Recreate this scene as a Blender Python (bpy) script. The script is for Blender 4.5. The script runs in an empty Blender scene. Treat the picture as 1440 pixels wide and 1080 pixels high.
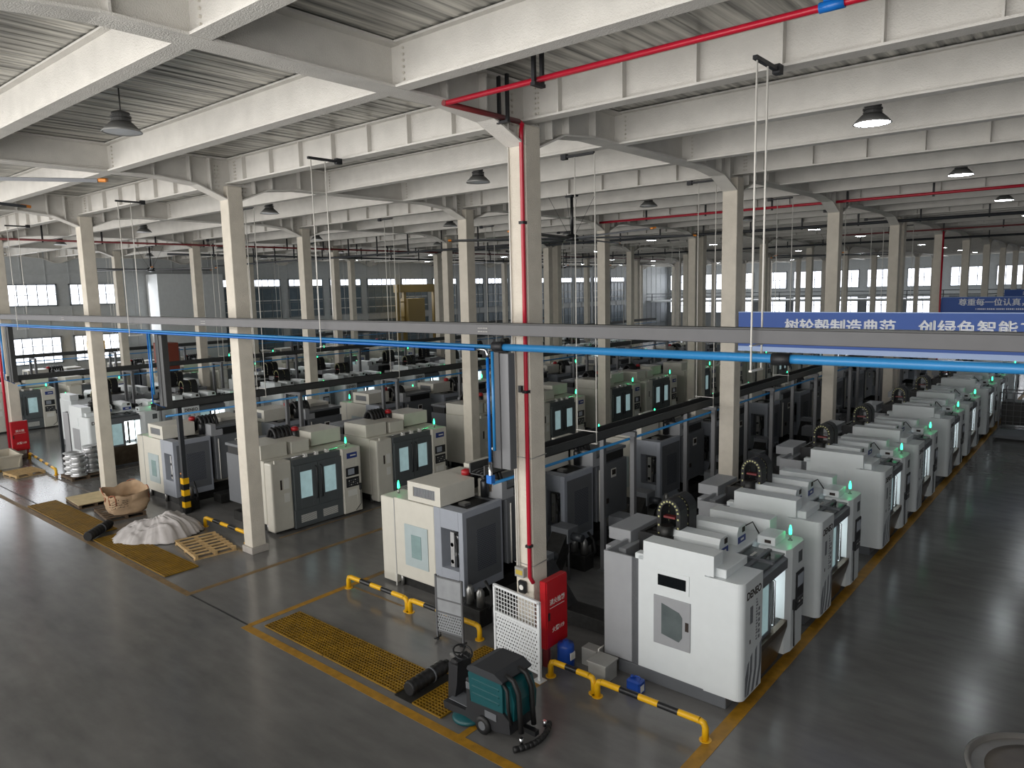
import bpy, bmesh, math, random
from mathutils import Vector, Matrix, noise
R = math.radians
PI = math.pi
rnd = random.Random(7)
scene = bpy.context.scene
COL = scene.collection

# ------------------------------------------------------------------ materials
def lin(h):
    h = h.lstrip('#')
    o = []
    for i in (0, 2, 4):
        c = int(h[i:i + 2], 16) / 255
        o.append(c / 12.92 if c <= .04045 else ((c + .055) / 1.055) ** 2.4)
    return (o[0], o[1], o[2], 1)

def new_mat(name):
    m = bpy.data.materials.new(name)
    m.use_nodes = True
    nt = m.node_tree
    return m, nt, nt.nodes['Principled BSDF']

def mat(name, col, rough=.5, metal=0.0, var=.0, vscale=4.0, bump=0.0, bscale=60.0, spec=.5, emit=None, estr=0.0, dirt=None):
    """painted surface: base colour with slight noise variation and an optional fine bump"""
    m, nt, b = new_mat(name)
    b.inputs['Roughness'].default_value = rough
    b.inputs['Metallic'].default_value = metal
    b.inputs['Specular IOR Level'].default_value = spec
    tc = nt.nodes.new('ShaderNodeTexCoord')
    c = lin(col)
    if var > 0:
        n = nt.nodes.new('ShaderNodeTexNoise'); n.inputs['Scale'].default_value = vscale
        n.inputs['Detail'].default_value = 6
        nt.links.new(tc.outputs['Object'], n.inputs['Vector'])
        r = nt.nodes.new('ShaderNodeValToRGB')
        r.color_ramp.elements[0].position = .3; r.color_ramp.elements[1].position = .7
        r.color_ramp.elements[0].color = tuple(x * (1 - var) for x in c[:3]) + (1,)
        r.color_ramp.elements[1].color = tuple(min(1, x * (1 + var)) for x in c[:3]) + (1,)
        nt.links.new(n.outputs['Fac'], r.inputs['Fac'])
        nt.links.new(r.outputs['Color'], b.inputs['Base Color'])
    else:
        b.inputs['Base Color'].default_value = c
    if bump > 0:
        n2 = nt.nodes.new('ShaderNodeTexNoise'); n2.inputs['Scale'].default_value = bscale
        n2.inputs['Detail'].default_value = 3
        nt.links.new(tc.outputs['Object'], n2.inputs['Vector'])
        bp = nt.nodes.new('ShaderNodeBump'); bp.inputs['Strength'].default_value = bump
        bp.inputs['Distance'].default_value = .02
        nt.links.new(n2.outputs['Fac'], bp.inputs['Height'])
        nt.links.new(bp.outputs['Normal'], b.inputs['Normal'])
    if emit:
        b.inputs['Emission Color'].default_value = lin(emit)
        b.inputs['Emission Strength'].default_value = estr
    return m

def dots_mat(name, col, pitch, rad, holes=True, dark='0c0c0d', axes=('X', 'Z'), rough=.45):
    """perforated sheet: a staggered grid of round holes"""
    m, nt, b = new_mat(name)
    b.inputs['Base Color'].default_value = lin(col); b.inputs['Roughness'].default_value = rough
    tc = nt.nodes.new('ShaderNodeTexCoord'); sx = nt.nodes.new('ShaderNodeSeparateXYZ')
    nt.links.new(tc.outputs['Object'], sx.inputs[0])
    def M(op, a, bb=None):
        n = nt.nodes.new('ShaderNodeMath'); n.operation = op
        for k, v in ((0, a), (1, bb)):
            if v is None: continue
            if isinstance(v, (int, float)): n.inputs[k].default_value = v
            else: nt.links.new(v, n.inputs[k])
        return n.outputs[0]
    u = M('DIVIDE', sx.outputs[axes[0]], pitch); v = M('DIVIDE', sx.outputs[axes[1]], pitch)
    row = M('FLOOR', v)
    u2 = M('ADD', u, M('MULTIPLY', row, .5))
    fu = M('SUBTRACT', M('FRACT', u2), .5); fv = M('SUBTRACT', M('FRACT', v), .5)
    d = M('SQRT', M('ADD', M('MULTIPLY', fu, fu), M('MULTIPLY', fv, fv)))
    h = M('LESS_THAN', d, rad)
    out = nt.nodes['Material Output']
    mix = nt.nodes.new('ShaderNodeMixShader')
    if holes:
        t = nt.nodes.new('ShaderNodeBsdfTransparent')
    else:
        t = nt.nodes.new('ShaderNodeBsdfDiffuse'); t.inputs['Color'].default_value = lin(dark)
    nt.links.new(h, mix.inputs['Fac']); nt.links.new(b.outputs[0], mix.inputs[1]); nt.links.new(t.outputs[0], mix.inputs[2])
    nt.links.new(mix.outputs[0], out.inputs['Surface'])
    return m

def floor_mat():
    m, nt, b = new_mat('epoxy_floor')
    tc = nt.nodes.new('ShaderNodeTexCoord')
    n1 = nt.nodes.new('ShaderNodeTexNoise'); n1.inputs['Scale'].default_value = .35; n1.inputs['Detail'].default_value = 8
    n1.inputs['Roughness'].default_value = .65
    n2 = nt.nodes.new('ShaderNodeTexNoise'); n2.inputs['Scale'].default_value = 2.2; n2.inputs['Detail'].default_value = 8
    mp = nt.nodes.new('ShaderNodeMapping'); mp.inputs['Scale'].default_value = (.5, 1.6, 1)
    nt.links.new(tc.outputs['Object'], n1.inputs['Vector'])
    nt.links.new(tc.outputs['Object'], mp.inputs['Vector']); nt.links.new(mp.outputs[0], n2.inputs['Vector'])
    mx = nt.nodes.new('ShaderNodeMath'); mx.operation = 'ADD'
    nt.links.new(n1.outputs['Fac'], mx.inputs[0]); nt.links.new(n2.outputs['Fac'], mx.inputs[1])
    h = nt.nodes.new('ShaderNodeMath'); h.operation = 'MULTIPLY'; h.inputs[1].default_value = .5
    nt.links.new(mx.outputs[0], h.inputs[0])
    r = nt.nodes.new('ShaderNodeValToRGB')
    r.color_ramp.elements[0].position = .36; r.color_ramp.elements[0].color = lin('626160')
    r.color_ramp.elements[1].position = .66; r.color_ramp.elements[1].color = lin('757472')
    nt.links.new(h.outputs[0], r.inputs['Fac']); nt.links.new(r.outputs['Color'], b.inputs['Base Color'])
    r2 = nt.nodes.new('ShaderNodeMapRange'); r2.inputs['To Min'].default_value = .175; r2.inputs['To Max'].default_value = .2
    r2.inputs['From Min'].default_value = .35; r2.inputs['From Max'].default_value = .65
    nt.links.new(h.outputs[0], r2.inputs['Value']); nt.links.new(r2.outputs[0], b.inputs['Roughness'])
    b.inputs['Specular IOR Level'].default_value = .5
    return m

def deck_mat():  # noise streaks paint the deck's streaky reflections into its colour
    m, nt, b = new_mat('galvanised_deck')
    tc = nt.nodes.new('ShaderNodeTexCoord')
    mp = nt.nodes.new('ShaderNodeMapping'); mp.inputs['Scale'].default_value = (9, .35, 1)
    n = nt.nodes.new('ShaderNodeTexNoise'); n.inputs['Scale'].default_value = 1.0; n.inputs['Detail'].default_value = 6
    nt.links.new(tc.outputs['Object'], mp.inputs['Vector']); nt.links.new(mp.outputs[0], n.inputs['Vector'])
    r = nt.nodes.new('ShaderNodeValToRGB')
    r.color_ramp.elements[0].position = .35; r.color_ramp.elements[0].color = lin('6e6e6b')
    r.color_ramp.elements[1].position = .65; r.color_ramp.elements[1].color = lin('cfcdc6')
    nt.links.new(n.outputs['Fac'], r.inputs['Fac']); nt.links.new(r.outputs['Color'], b.inputs['Base Color'])
    b.inputs['Metallic'].default_value = .5; b.inputs['Roughness'].default_value = .33
    return m

def glass_mat(name, col='9fb4b4', alpha=.35, rough=.08):
    m, nt, b = new_mat(name)
    b.inputs['Base Color'].default_value = lin(col); b.inputs['Roughness'].default_value = rough
    b.inputs['Alpha'].default_value = alpha
    return m

M = {}
M['floor'] = floor_mat()
M['deck'] = deck_mat()
M['beam'] = mat('fireproof_beam', 'd2cfc9', .85, var=.06, vscale=2.5, bump=.55, bscale=55, spec=.2)
M['column'] = mat('fireproof_column', 'd0c9bc', .85, var=.07, vscale=3, bump=.7, bscale=48, spec=.2)
M['plinth'] = mat('concrete_plinth', 'a7a19a', .8, var=.12, bump=.3)
M['bolt'] = mat('painted_bolt', 'c9c4bb', .7)
M['wall'] = mat('grey_cladding', 'aeb1b2', .6, var=.05)
M['wallwhite'] = mat('white_partition', 'c9cccd', .6, var=.04)
M['white'] = mat('machine_white', 'd3d8d9', .35, var=.02)
M['cream'] = mat('machine_cream', 'cbc8bd', .4, var=.03)
M['lgrey'] = mat('machine_light_grey', '97999c', .4, var=.03)
M['bgrey'] = mat('machine_blue_grey', '999ea7', .4, var=.03)
M['mgrey'] = mat('machine_mid_grey', '63666a', .42, var=.04)
M['dgrey'] = mat('machine_door_grey', '53585a', .4, var=.04)
M['perf'] = dots_mat('grey_perforated_panel', '5f636a', .045, .26, False, axes=('Y', 'Z'))
M['black'] = mat('black_rubber', '161617', .55, var=.2, vscale=10)
M['blackp'] = mat('black_plastic', '1c1d1f', .35)
M['oily'] = mat('oily_dark_steel', '2a2a29', .45, .4, var=.35, vscale=8)
M['steel'] = mat('brushed_steel', '9a9a98', .35, .8, var=.1, vscale=12)
M['stainless'] = mat('stainless_apron', '6b5f50', .3, .75, var=.2, vscale=5)
M['alu'] = mat('cast_aluminium', 'c9cacb', .35, .8, var=.08)
M['chrome'] = mat('chrome', 'd0d2d4', .15, 1.0)
M['glow'] = mat('work_light_window', '93adb0', .15, var=.25, vscale=2.5, emit='b9dadd', estr=.28)  # lit interior and its shading put into the pane as glow and tone
M['glowhot'] = mat('work_lamp', 'ffffff', .2, emit='eefcff', estr=5.0)
M['dimglass'] = mat('tinted_glass', '5b6364', .12, var=.15, vscale=3)
M['darkglass'] = mat('dark_glass', '15181a', .08)
M['greenglass'] = mat('greenish_polycarbonate', '7f9797', .2, var=.1)
M['panelglass'] = mat('pale_door_panel', 'a9b6b8', .3, var=.04)
M['beacon'] = mat('green_beacon', '2fb873', .3, emit='22d67c', estr=9.0)
M['beaconoff'] = mat('white_beacon', 'dfe6e4', .3)
M['screen'] = mat('control_screen', '7d828a', .2, emit='8a9096', estr=.08)
M['keypad'] = mat('black_keypad', '1a1b1e', .4)
M['redcap'] = mat('red_cap', 'a01c22', .4)
M['red'] = mat('fire_red', 'b3121d', .35, var=.05)
M['redpipe'] = mat('red_pipe_paint', 'a8122a', .3, var=.05)
M['darkred'] = mat('old_red_pipe', '6e2426', .45)
M['blue'] = mat('blue_pipe', '2b79b0', .32, var=.03)
M['blue2'] = mat('deep_blue_pipe', '1565b5', .3, var=.03)
M['duct'] = mat('grey_cable_duct', '505052', .5, .15, var=.05)
M['ductdark'] = mat('dark_cable_tray', '3b3c3c', .5, .2, var=.08)
M['post'] = mat('grey_post', '6a6b6d', .45, .3)
M['postdark'] = mat('dark_post', '33363a', .45, .2)
M['rod'] = mat('white_rod', 'd8d6cf', .5)
M['clip'] = mat('dark_pipe_clamp', '26272a', .5, .4)
M['yellow'] = mat('safety_yellow', 'e3ae12', .4, var=.05)
M['line'] = mat('yellow_floor_paint', 'a1761c', .5, var=.25, vscale=6)
M['linebrown'] = mat('worn_yellow_paint', '7a6340', .55, var=.3, vscale=6)
M['joint'] = mat('dark_floor_joint', '2a2a2b', .6)
M['paleline'] = mat('pale_worn_line', '77706c', .6, var=.3)
M['grating'] = mat('yellow_grating', '85640f', .55, var=.25, vscale=3)
M['trench_shade'] = mat('painted_trench_shade', '15130d', .8)  # near-black colour stands in for the shade down in the trench
M['wood'] = mat('pallet_wood', 'b79a6c', .75, var=.22, vscale=7)
M['wooddark'] = mat('dark_pallet_wood', '5d4c3b', .75, var=.25, vscale=7)
M['ply'] = mat('plywood', 'cbb88e', .65, var=.12, vscale=5)
M['bag'] = mat('woven_bulk_bag', 'b59a7c', .8, var=.14, vscale=4, bump=.4, bscale=90)
M['bagstrap'] = mat('orange_bag_strap', '9c5d40', .75)
M['ink'] = mat('black_print', '2a211c', .8)
M['tarp'] = mat('white_plastic_sheeting', 'b8b3b1', .45, var=.06, vscale=4)
M['tub'] = mat('pale_plastic_tub', 'b9b2a2', .55, var=.05)
M['banner'] = mat('blue_banner', '2a55a6', .5, var=.04, vscale=1)
M['bannerstripe'] = mat('pale_blue_stripe', 'a9bfe6', .5)
M['bannertext'] = mat('white_lettering', 'eef1f7', .5)
M['lampshade'] = mat('lamp_aluminium_grey', '8c8c8a', .4, .5)
M['lampbody'] = mat('lamp_black', '474746', .5)
M['lampoff'] = mat('lamp_diffuser_unlit', 'a7a9ab', .3)
M['lampon'] = mat('lamp_diffuser_lit', 'ffffff', .3, emit='f4fbff', estr=38.0)
M['fanblade'] = mat('fan_blade_grey', '55575a', .4, .5)
M['fantip'] = mat('orange_fan_tip', 'd8842a', .45)
M['teal'] = mat('teal_tank', '0f4b50', .4, var=.06)
M['scrub'] = mat('scrubber_charcoal', '232427', .55, var=.1)
M['scrublid'] = mat('scrubber_grey_lid', '2f3135', .6)
M['canblue'] = mat('blue_canister', '16439a', .4, var=.05)
M['perfwhite'] = dots_mat('white_perforated_sheet', 'd9dcdd', .07, .27, True)
M['perfgrey'] = dots_mat('grey_perforated_sheet', '8f9294', .06, .3, True)
M['fence'] = mat('white_fence_frame', 'dcdfe0', .4)
M['meshy'] = mat('pale_mesh_panel', '9da0a3', .5, .3, var=.1)
M['boxgrey'] = mat('metal_box_grey', '9c9c98', .45, .2, var=.05)
M['stripe'] = mat('grey_stripe', '6f7277', .4)
M['label'] = mat('white_label', 'd9d8d2', .6)
M['blabel'] = mat('blue_label', '27397c', .5)
M['chaindot'] = mat('pale_chain_link', 'b9b884', .5)
M['ylabel'] = mat('yellow_label', 'b7a040', .5)
M['winframe'] = mat('window_frame_grey', '767c80', .5)
M['pane'] = mat('daylit_pane', 'ffffff', .3, emit='eef4ff', estr=2.2)
M['panedim'] = mat('dim_blue_pane', '5c6a74', .25, var=.1)
M['orange'] = mat('orange_cabinet_paint', '7d3a2a', .6)
M['craney'] = mat('crane_yellow', '7d6834', .5)
M['tank'] = mat('pale_grey_tank', '85827e', .4, .3, var=.08)
M['tankin'] = mat('brown_tank_lid', '5d564f', .45, var=.12)
M['green'] = mat('dark_green_board', '2e4a3a', .6)

# ------------------------------------------------------------------ mesh builder
class MB:
    def __init__(s): s.bm = bmesh.new(); s.mats = []
    def mi(s, m):
        if m not in s.mats: s.mats.append(m)
        return s.mats.index(m)
    def box(s, x0, x1, y0, y1, z0, z1, m, bev=0.0, T=None, seg=1):
        i = s.mi(m)
        vs = [s.bm.verts.new((x, y, z)) for x in (x0, x1) for y in (y0, y1) for z in (z0, z1)]
        fs = []
        for q in ((0, 1, 3, 2), (4, 6, 7, 5), (0, 4, 5, 1), (2, 3, 7, 6), (0, 2, 6, 4), (1, 5, 7, 3)):
            f = s.bm.faces.new([vs[k] for k in q]); f.material_index = i; fs.append(f)
        if T is not None:
            for v in vs: v.co = T @ v.co
        if bev > 0:
            es = list({e for f in fs for e in f.edges})
            r = bmesh.ops.bevel(s.bm, geom=es, offset=bev, segments=seg, affect='EDGES', profile=.5)
            for f in r['faces']: f.material_index = i
        return s
    def prism(s, poly, axis, a, b, m, T=None):
        i = s.mi(m)
        def P(u, v, w):
            p = {'y': (u, w, v), 'x': (w, u, v), 'z': (u, v, w)}[axis]
            p = Vector(p)
            return T @ p if T is not None else p
        A = [s.bm.verts.new(P(u, v, a)) for u, v in poly]; B = [s.bm.verts.new(P(u, v, b)) for u, v in poly]
        n = len(poly)
        fs = [s.bm.faces.new(A), s.bm.faces.new(B[::-1])]
        for k in range(n): fs.append(s.bm.faces.new((A[k], B[k], B[(k + 1) % n], A[(k + 1) % n])))
        for f in fs: f.material_index = i
        bmesh.ops.recalc_face_normals(s.bm, faces=fs)
        return s
    def tube(s, pts, r, m, n=8, caps=True, closed=False):
        i = s.mi(m)
        pts = [Vector(p) for p in pts]
        rs = r if isinstance(r, (list, tuple)) else [r] * len(pts)
        rings = []; prev = None
        N = len(pts)
        for k, p in enumerate(pts):
            if closed: d = pts[(k + 1) % N] - pts[k - 1]
            else: d = pts[min(k + 1, N - 1)] - pts[max(k - 1, 0)]
            d.normalize()
            if prev is None:
                a = Vector((0, 0, 1)) if abs(d.z) < .9 else Vector((1, 0, 0))
                u = d.cross(a).normalized()
            else:
                u = (prev - d * prev.dot(d))
                u = u.normalized() if u.length > 1e-6 else d.orthogonal().normalized()
            prev = u; w = d.cross(u)
            rings.append([s.bm.verts.new(p + (u * math.cos(2 * PI * q / n) + w * math.sin(2 * PI * q / n)) * rs[k]) for q in range(n)])
        for k in range(N if closed else N - 1):
            A = rings[k]; B = rings[(k + 1) % N]
            for q in range(n):
                f = s.bm.faces.new((A[q], A[(q + 1) % n], B[(q + 1) % n], B[q])); f.material_index = i; f.smooth = True
        if caps and not closed:
            f = s.bm.faces.new(rings[0][::-1]); f.material_index = i
            f = s.bm.faces.new(rings[-1]); f.material_index = i
        return s
    def lathe(s, prof, c, m, n=20, smooth=True, axis='z', caps=True):
        i = s.mi(m); rings = []
        for r, z in prof:
            ring = []
            for q in range(n):
                a = 2 * PI * q / n
                v = {'z': (r * math.cos(a), r * math.sin(a), z), 'x': (z, r * math.cos(a), r * math.sin(a)), 'y': (r * math.sin(a), z, r * math.cos(a))}[axis]
                ring.append(s.bm.verts.new(Vector(v) + Vector(c)))
            rings.append(ring)
        for k in range(len(rings) - 1):
            for q in range(n):
                f = s.bm.faces.new((rings[k][q], rings[k][(q + 1) % n], rings[k + 1][(q + 1) % n], rings[k + 1][q]))
                f.material_index = i; f.smooth = smooth
        for ring, rev in (((rings[0], True), (rings[-1], False)) if caps else ()):
            f = s.bm.faces.new(ring[::-1] if rev else ring); f.material_index = i
        return s
    def sphere(s, c, r, m, sc=(1, 1, 1)):
        i = s.mi(m)
        q = bmesh.ops.create_uvsphere(s.bm, u_segments=12, v_segments=8, radius=r, matrix=Matrix.Translation(c) @ Matrix.Diagonal((*sc, 1)))
        for v in q['verts']:
            for f in v.link_faces: f.material_index = i; f.smooth = True
        return s
    def grid(s, nx, ny, fn, m, smooth=True):
        i = s.mi(m)
        V = [[s.bm.verts.new(fn(a / nx, b / ny)) for b in range(ny + 1)] for a in range(nx + 1)]
        for a in range(nx):
            for b in range(ny):
                f = s.bm.faces.new((V[a][b], V[a + 1][b], V[a + 1][b + 1], V[a][b + 1])); f.material_index = i; f.smooth = smooth
        return s
    def build(s, name, parent=None, loc=(0, 0, 0), rz=0, **props):
        me = bpy.data.meshes.new(name)
        s.bm.to_mesh(me); s.bm.free()
        for m in s.mats: me.materials.append(M[m])
        o = bpy.data.objects.new(name, me); COL.objects.link(o)
        o.location = loc; o.rotation_euler = (0, 0, rz)
        if parent is not None: o.parent = parent
        for k, v in props.items(): o[k] = v
        return o

def thing(name, label, cat, loc=(0, 0, 0), rz=0, group=None):
    o = bpy.data.objects.new(name, None); COL.objects.link(o)
    o.location = loc; o.rotation_euler = (0, 0, rz); o.empty_display_size = .2
    o['label'] = label; o['category'] = cat
    if group: o['group'] = group
    return o
def tag(o, label, cat, group=None):
    o['label'] = label; o['category'] = cat
    if group: o['group'] = group
    return o
def struct(o):
    o['kind'] = 'structure'; return o
KIDS = {}
def kids(o):
    return [c for c in o.children]
def dup(root, loc, rz, label, group=None, cat=None):
    r = root.copy(); COL.objects.link(r); r.location = loc; r.rotation_euler = (0, 0, rz); r['label'] = label
    if group: r['group'] = group
    for ch in kids(root):
        c = ch.copy(); COL.objects.link(c); c.parent = r
        for g in kids(ch):
            d = g.copy(); COL.objects.link(d); d.parent = c
    return r
def merged(root, name):
    """all parts of a thing as one mesh, for copies too far off to show their parts"""
    mb = MB(); me = bpy.data.meshes.new(name); mats = []
    bm = bmesh.new()
    def add(o, T):
        if o.type == 'MESH':
            t = bmesh.new(); t.from_mesh(o.data); t.transform(T)
            mp = {}
            for k, m in enumerate(o.data.materials):
                if m not in mats: mats.append(m)
                mp[k] = mats.index(m)
            for f in t.faces: f.material_index = mp.get(f.material_index, 0)
            tmp = bpy.data.meshes.new('t'); t.to_mesh(tmp); t.free(); bm.from_mesh(tmp); bpy.data.meshes.remove(tmp)
        for c in o.children:
            add(c, T @ Matrix.LocRotScale(c.location, c.rotation_euler, c.scale))
    add(root, Matrix.Identity(4))
    bm.to_mesh(me); bm.free()
    for m in mats: me.materials.append(m)
    return me
def bold_text(s_, size, m, parent, loc, sp):
    bm = bmesh.new()
    for dx, dz in ((0, 0), (.012, 0), (.024, 0), (.012, .008)):
        o = text_mesh('lettering', s_, size, m, None, (0, 0, 0), sp=sp); t_ = bmesh.new(); t_.from_mesh(o.data)
        bmesh.ops.translate(t_, verts=t_.verts, vec=(dx, dz, dx * .02)); tmp = bpy.data.meshes.new('t'); t_.to_mesh(tmp); t_.free(); bm.from_mesh(tmp)
        bpy.data.objects.remove(o)
    me = bpy.data.meshes.new('lettering'); bm.to_mesh(me); bm.free(); me.materials.append(M[m])
    o = bpy.data.objects.new('lettering', me); COL.objects.link(o); o.parent = parent; o.location = loc; o.rotation_euler = (R(90), 0, 0)
    return o
def text_mesh(name, s, size, m, parent=None, loc=(0, 0, 0), rot=(R(90), 0, 0), ext=.004, bold=0.0, align='LEFT', sp=1.0, sx=1.0):
    cu = bpy.data.curves.new(name, 'FONT'); cu.body = s; cu.size = size; cu.extrude = ext; cu.offset = bold
    cu.align_x = align; cu.align_y = 'CENTER'; cu.space_character = sp
    t = bpy.data.objects.new(name + '_src', cu); COL.objects.link(t)
    bpy.context.view_layer.update()
    dg = bpy.context.evaluated_depsgraph_get()
    me = bpy.data.meshes.new_from_object(t.evaluated_get(dg))
    bpy.data.objects.remove(t); bpy.data.curves.remove(cu)
    me.name = name; me.materials.clear(); me.materials.append(M[m])
    o = bpy.data.objects.new(name, me); COL.objects.link(o); o.location = loc; o.rotation_euler = rot; o.scale = (sx, 1, 1)
    if parent is not None: o.parent = parent
    return o
ORD = 'first second third fourth fifth sixth seventh eighth ninth tenth eleventh twelfth thirteenth fourteenth fifteenth sixteenth'.split()

# ------------------------------------------------------------------ shell
YB, YF = -15.0, 99.0      # near and far limits of the hall
XL, XR = -50.0, 30.0
ZB = 10.10                # underside of the beams
ZC = 10.72                # deck
struct(MB().box(XL - .3, XR, YB, YF + .3, -.3, 0, 'floor').build('floor'))
mb = MB(); i = mb.mi('deck'); pitch = .25; x = XL
pts = []
while x < XR:
    pts += [(x, ZC), (x + .14, ZC), (x + .16, ZC - .008), (x + .23, ZC - .008)]
    x += pitch
va = [mb.bm.verts.new((a, YB, b)) for a, b in pts]; vb = [mb.bm.verts.new((a, YF, b)) for a, b in pts]
for k in range(len(pts) - 1):
    mb.bm.faces.new((va[k], vb[k], vb[k + 1], va[k + 1]))
mb.box(XL - .3, XR, YB, YF + .3, ZC + .01, ZC + .2, 'deck')
struct(mb.build('ceiling'))
# end walls: a cladding wall with ribs
mb = MB(); mb.box(XL - .3, XL, YB, YF, 0, ZC, 'wall')
y = YB + .5
while y < YF:
    mb.box(XL, XL + .05, y, y + .08, 0, ZC, 'wall'); y += 1.5
for z in (1.2, 5.6, 6.5, 8.9): mb.box(XL, XL + .1, YB, YF, z, z + .1, 'wall')
struct(mb.build('wall_left'))
mb = MB(); mb.box(XL, XR, YF, YF + .3, 0, ZC, 'wall')
for z in (4.9, 9.2): mb.box(XL, XR, YF - .1, YF, z, z + .14, 'wall')
struct(mb.build('wall_far'))
struct(MB().box(XR, XR + .3, YB, YF, 0, ZC, 'wall').build('wall_right'))
struct(MB().box(XL, XR, YB, -10.35, 5.25, 5.55, 'wall').build('floor_gallery'))
# windows
wn = [0]
def window_x(y0, y1, z0, z1, pane, nx, nz):
    wn[0] += 1
    mb = MB(); X = XL
    for a, b, c, d in ((y0, y1, z0, z0 + .08), (y0, y1, z1 - .08, z1), (y0, y0 + .08, z0, z1), (y1 - .08, y1, z0, z1)):
        mb.box(X, X + .14, a, b, c, d, 'winframe')
    for k in range(1, nx):
        yy = y0 + (y1 - y0) * k / nx; mb.box(X + .06, X + .12, yy - .025, yy + .025, z0, z1, 'winframe')
    for k in range(1, nz):
        zz = z0 + (z1 - z0) * k / nz; mb.box(X + .06, X + .12, y0, y1, zz - .02, zz + .02, 'winframe')
    w = struct(mb.build('window_%d' % wn[0]))
    MB().box(X + .05, X + .07, y0 + .05, y1 - .05, z0 + .05, z1 - .05, pane).build('pane', w)
for k in range(-1, 2):
    for a in (0, 4.5):
        y0 = 9 * k + a + .45
        if y0 > 13: continue
        window_x(y0, y0 + 3.7, 6.65, 8.2, 'pane', 6, 2)
        window_x(y0, y0 + 3.7, 2.6, 4.5, 'pane', 6, 3)
for k in range(2, 10):
    for a in (0, 4.5):
        y0 = 9 * k + a + .45
        window_x(y0, y0 + 3.7, 7.75, 8.45, 'pane', 6, 1)
        window_x(y0, y0 + 3.7, 5.0, 7.7, 'panedim', 4, 2)
        window_x(y0, y0 + 3.7, 1.5, 4.4, 'panedim', 4, 3)
def window_y(x0, x1, z0, z1, pane, nx, nz):
    wn[0] += 1
    mb = MB(); Y = YF
    for a, b, c, d in ((x0, x1, z0, z0 + .1), (x0, x1, z1 - .1, z1), (x0, x0 + .1, z0, z1), (x1 - .1, x1, z0, z1)):
        mb.box(a, b, Y - .14, Y, c, d, 'winframe')
    for k in range(1, nx):
        xx = x0 + (x1 - x0) * k / nx; mb.box(xx - .04, xx + .04, Y - .12, Y - .06, z0, z1, 'winframe')
    for k in range(1, nz):
        zz = z0 + (z1 - z0) * k / nz; mb.box(x0, x1, Y - .12, Y - .06, zz - .03, zz + .03, 'winframe')
    w = struct(mb.build('window_%d' % wn[0]))
    MB().box(x0 + .05, x1 - .05, Y - .07, Y - .05, z0 + .05, z1 - .05, pane).build('pane', w)
for k in range(-5, 2):
    for a in (0, 5):
        window_y(10 * k + a + .5, 10 * k + a + 4.5, 6.2, 8.7, 'pane', 4, 2)
        window_y(10 * k + a + .5, 10 * k + a + 4.5, 2.6, 5.0, 'pane' if k < -1 else 'panedim', 4, 2)

# ------------------------------------------------------------------ columns, girders, beams
CH = .21
def CY(j): return 9 * j - .1 + (1.05 if j > 3 else 0)     # the expansion joint after the fourth frame doubles the columns there
PLACE = ['at the near end of', 'second along', 'third along', 'fourth along', 'fifth along', 'sixth along', 'seventh along', 'eighth along', 'ninth along', 'tenth along', 'eleventh along']
LINE = {0: 'the column line nearest the wide aisle', -1: 'the second column line from the wide aisle', -2: 'the third column line from the wide aisle', -3: 'the fourth column line from the wide aisle', -4: 'the fifth column line, nearest the window wall'}
def make_column():
    mb = MB(); mb.box(-CH, CH, -CH, CH, .18, 10.0, 'column', .012)
    o = mb.build('column')
    p = MB(); p.box(-.26, .26, -.26, .26, 0, .19, 'plinth', .01); p.build('plinth', o)
    return struct(o)
col0 = make_column()
col0['category'] = 'column'
for ii in range(-4, 1):
    for jj in range(0, 11):
        lab = 'cream fireproofed column, %s %s' % (PLACE[jj], LINE[ii])
        if ii == 0 and jj == 0:
            col0.location = (0, -.1, 0); col0['label'] = 'cream fireproofed column carrying the red fire pipe and red hydrant cabinet in front'
        else:
            dup(col0, (10 * ii, CY(jj), 0), 0, lab)
        if jj == 3 and ii > -4:
            dup(col0, (10 * ii, CY(jj) + .95, 0), 0, 'twin column standing right behind the fourth along %s' % LINE[ii])
def girder(x):
    mb = MB(); zt = ZC - .02
    # flange path along Y with haunches at the columns
    path = [(YB, ZB - .006)]
    for j in range(-1, 12):
        y = CY(j)
        for dy, z in ((-1.95, ZB - .006), (-1.0, ZB - .1), (-.21, ZB - .42), (.21, ZB - .42), (1.0, ZB - .1), (1.95, ZB - .006)):
            if YB < y + dy < YF: path.append((y + dy, z))
    path.append((YF, ZB - .006))
    w = .2
    for (a, za), (b, zb) in zip(path[:-1], path[1:]):
        mb.prism([(a, za - .035), (b, zb - .035), (b, zb), (a, za)], 'x', x - w, x + w, 'beam')
        mb.prism([(a, za), (b, zb), (b, zt), (a, zt)], 'x', x - .02, x + .02, 'beam')
    mb.box(x - w, x + w, YB, YF, zt - .04, zt, 'beam')
    for j in range(-1, 11):
        for dy in (-1.15, -.62, .62, 1.15, -2.05, 2.05):
            y = CY(j) + dy
            mb.box(x - w + .02, x + w - .02, y - .015, y + .015, {1.15: ZB - .08, .62: ZB - .24}.get(abs(dy), ZB), zt, 'beam')
        if j in (0, 1):
            for dy in (-.33, -.41, .33, .41):
                for q in range(7):
                    for sx in (-1, 1):
                        mb.lathe([(.022, 0), (.022, .03)] if sx > 0 else [(.022, -.03), (.022, 0)], (x + sx * .02, 9 * j - .1 + dy, ZB - .2 + q * .1), 'bolt', 6, False, 'x')
    return struct(mb.build('roof_girder'))
for k in range(-5, 2): girder(10 * k)
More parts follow.
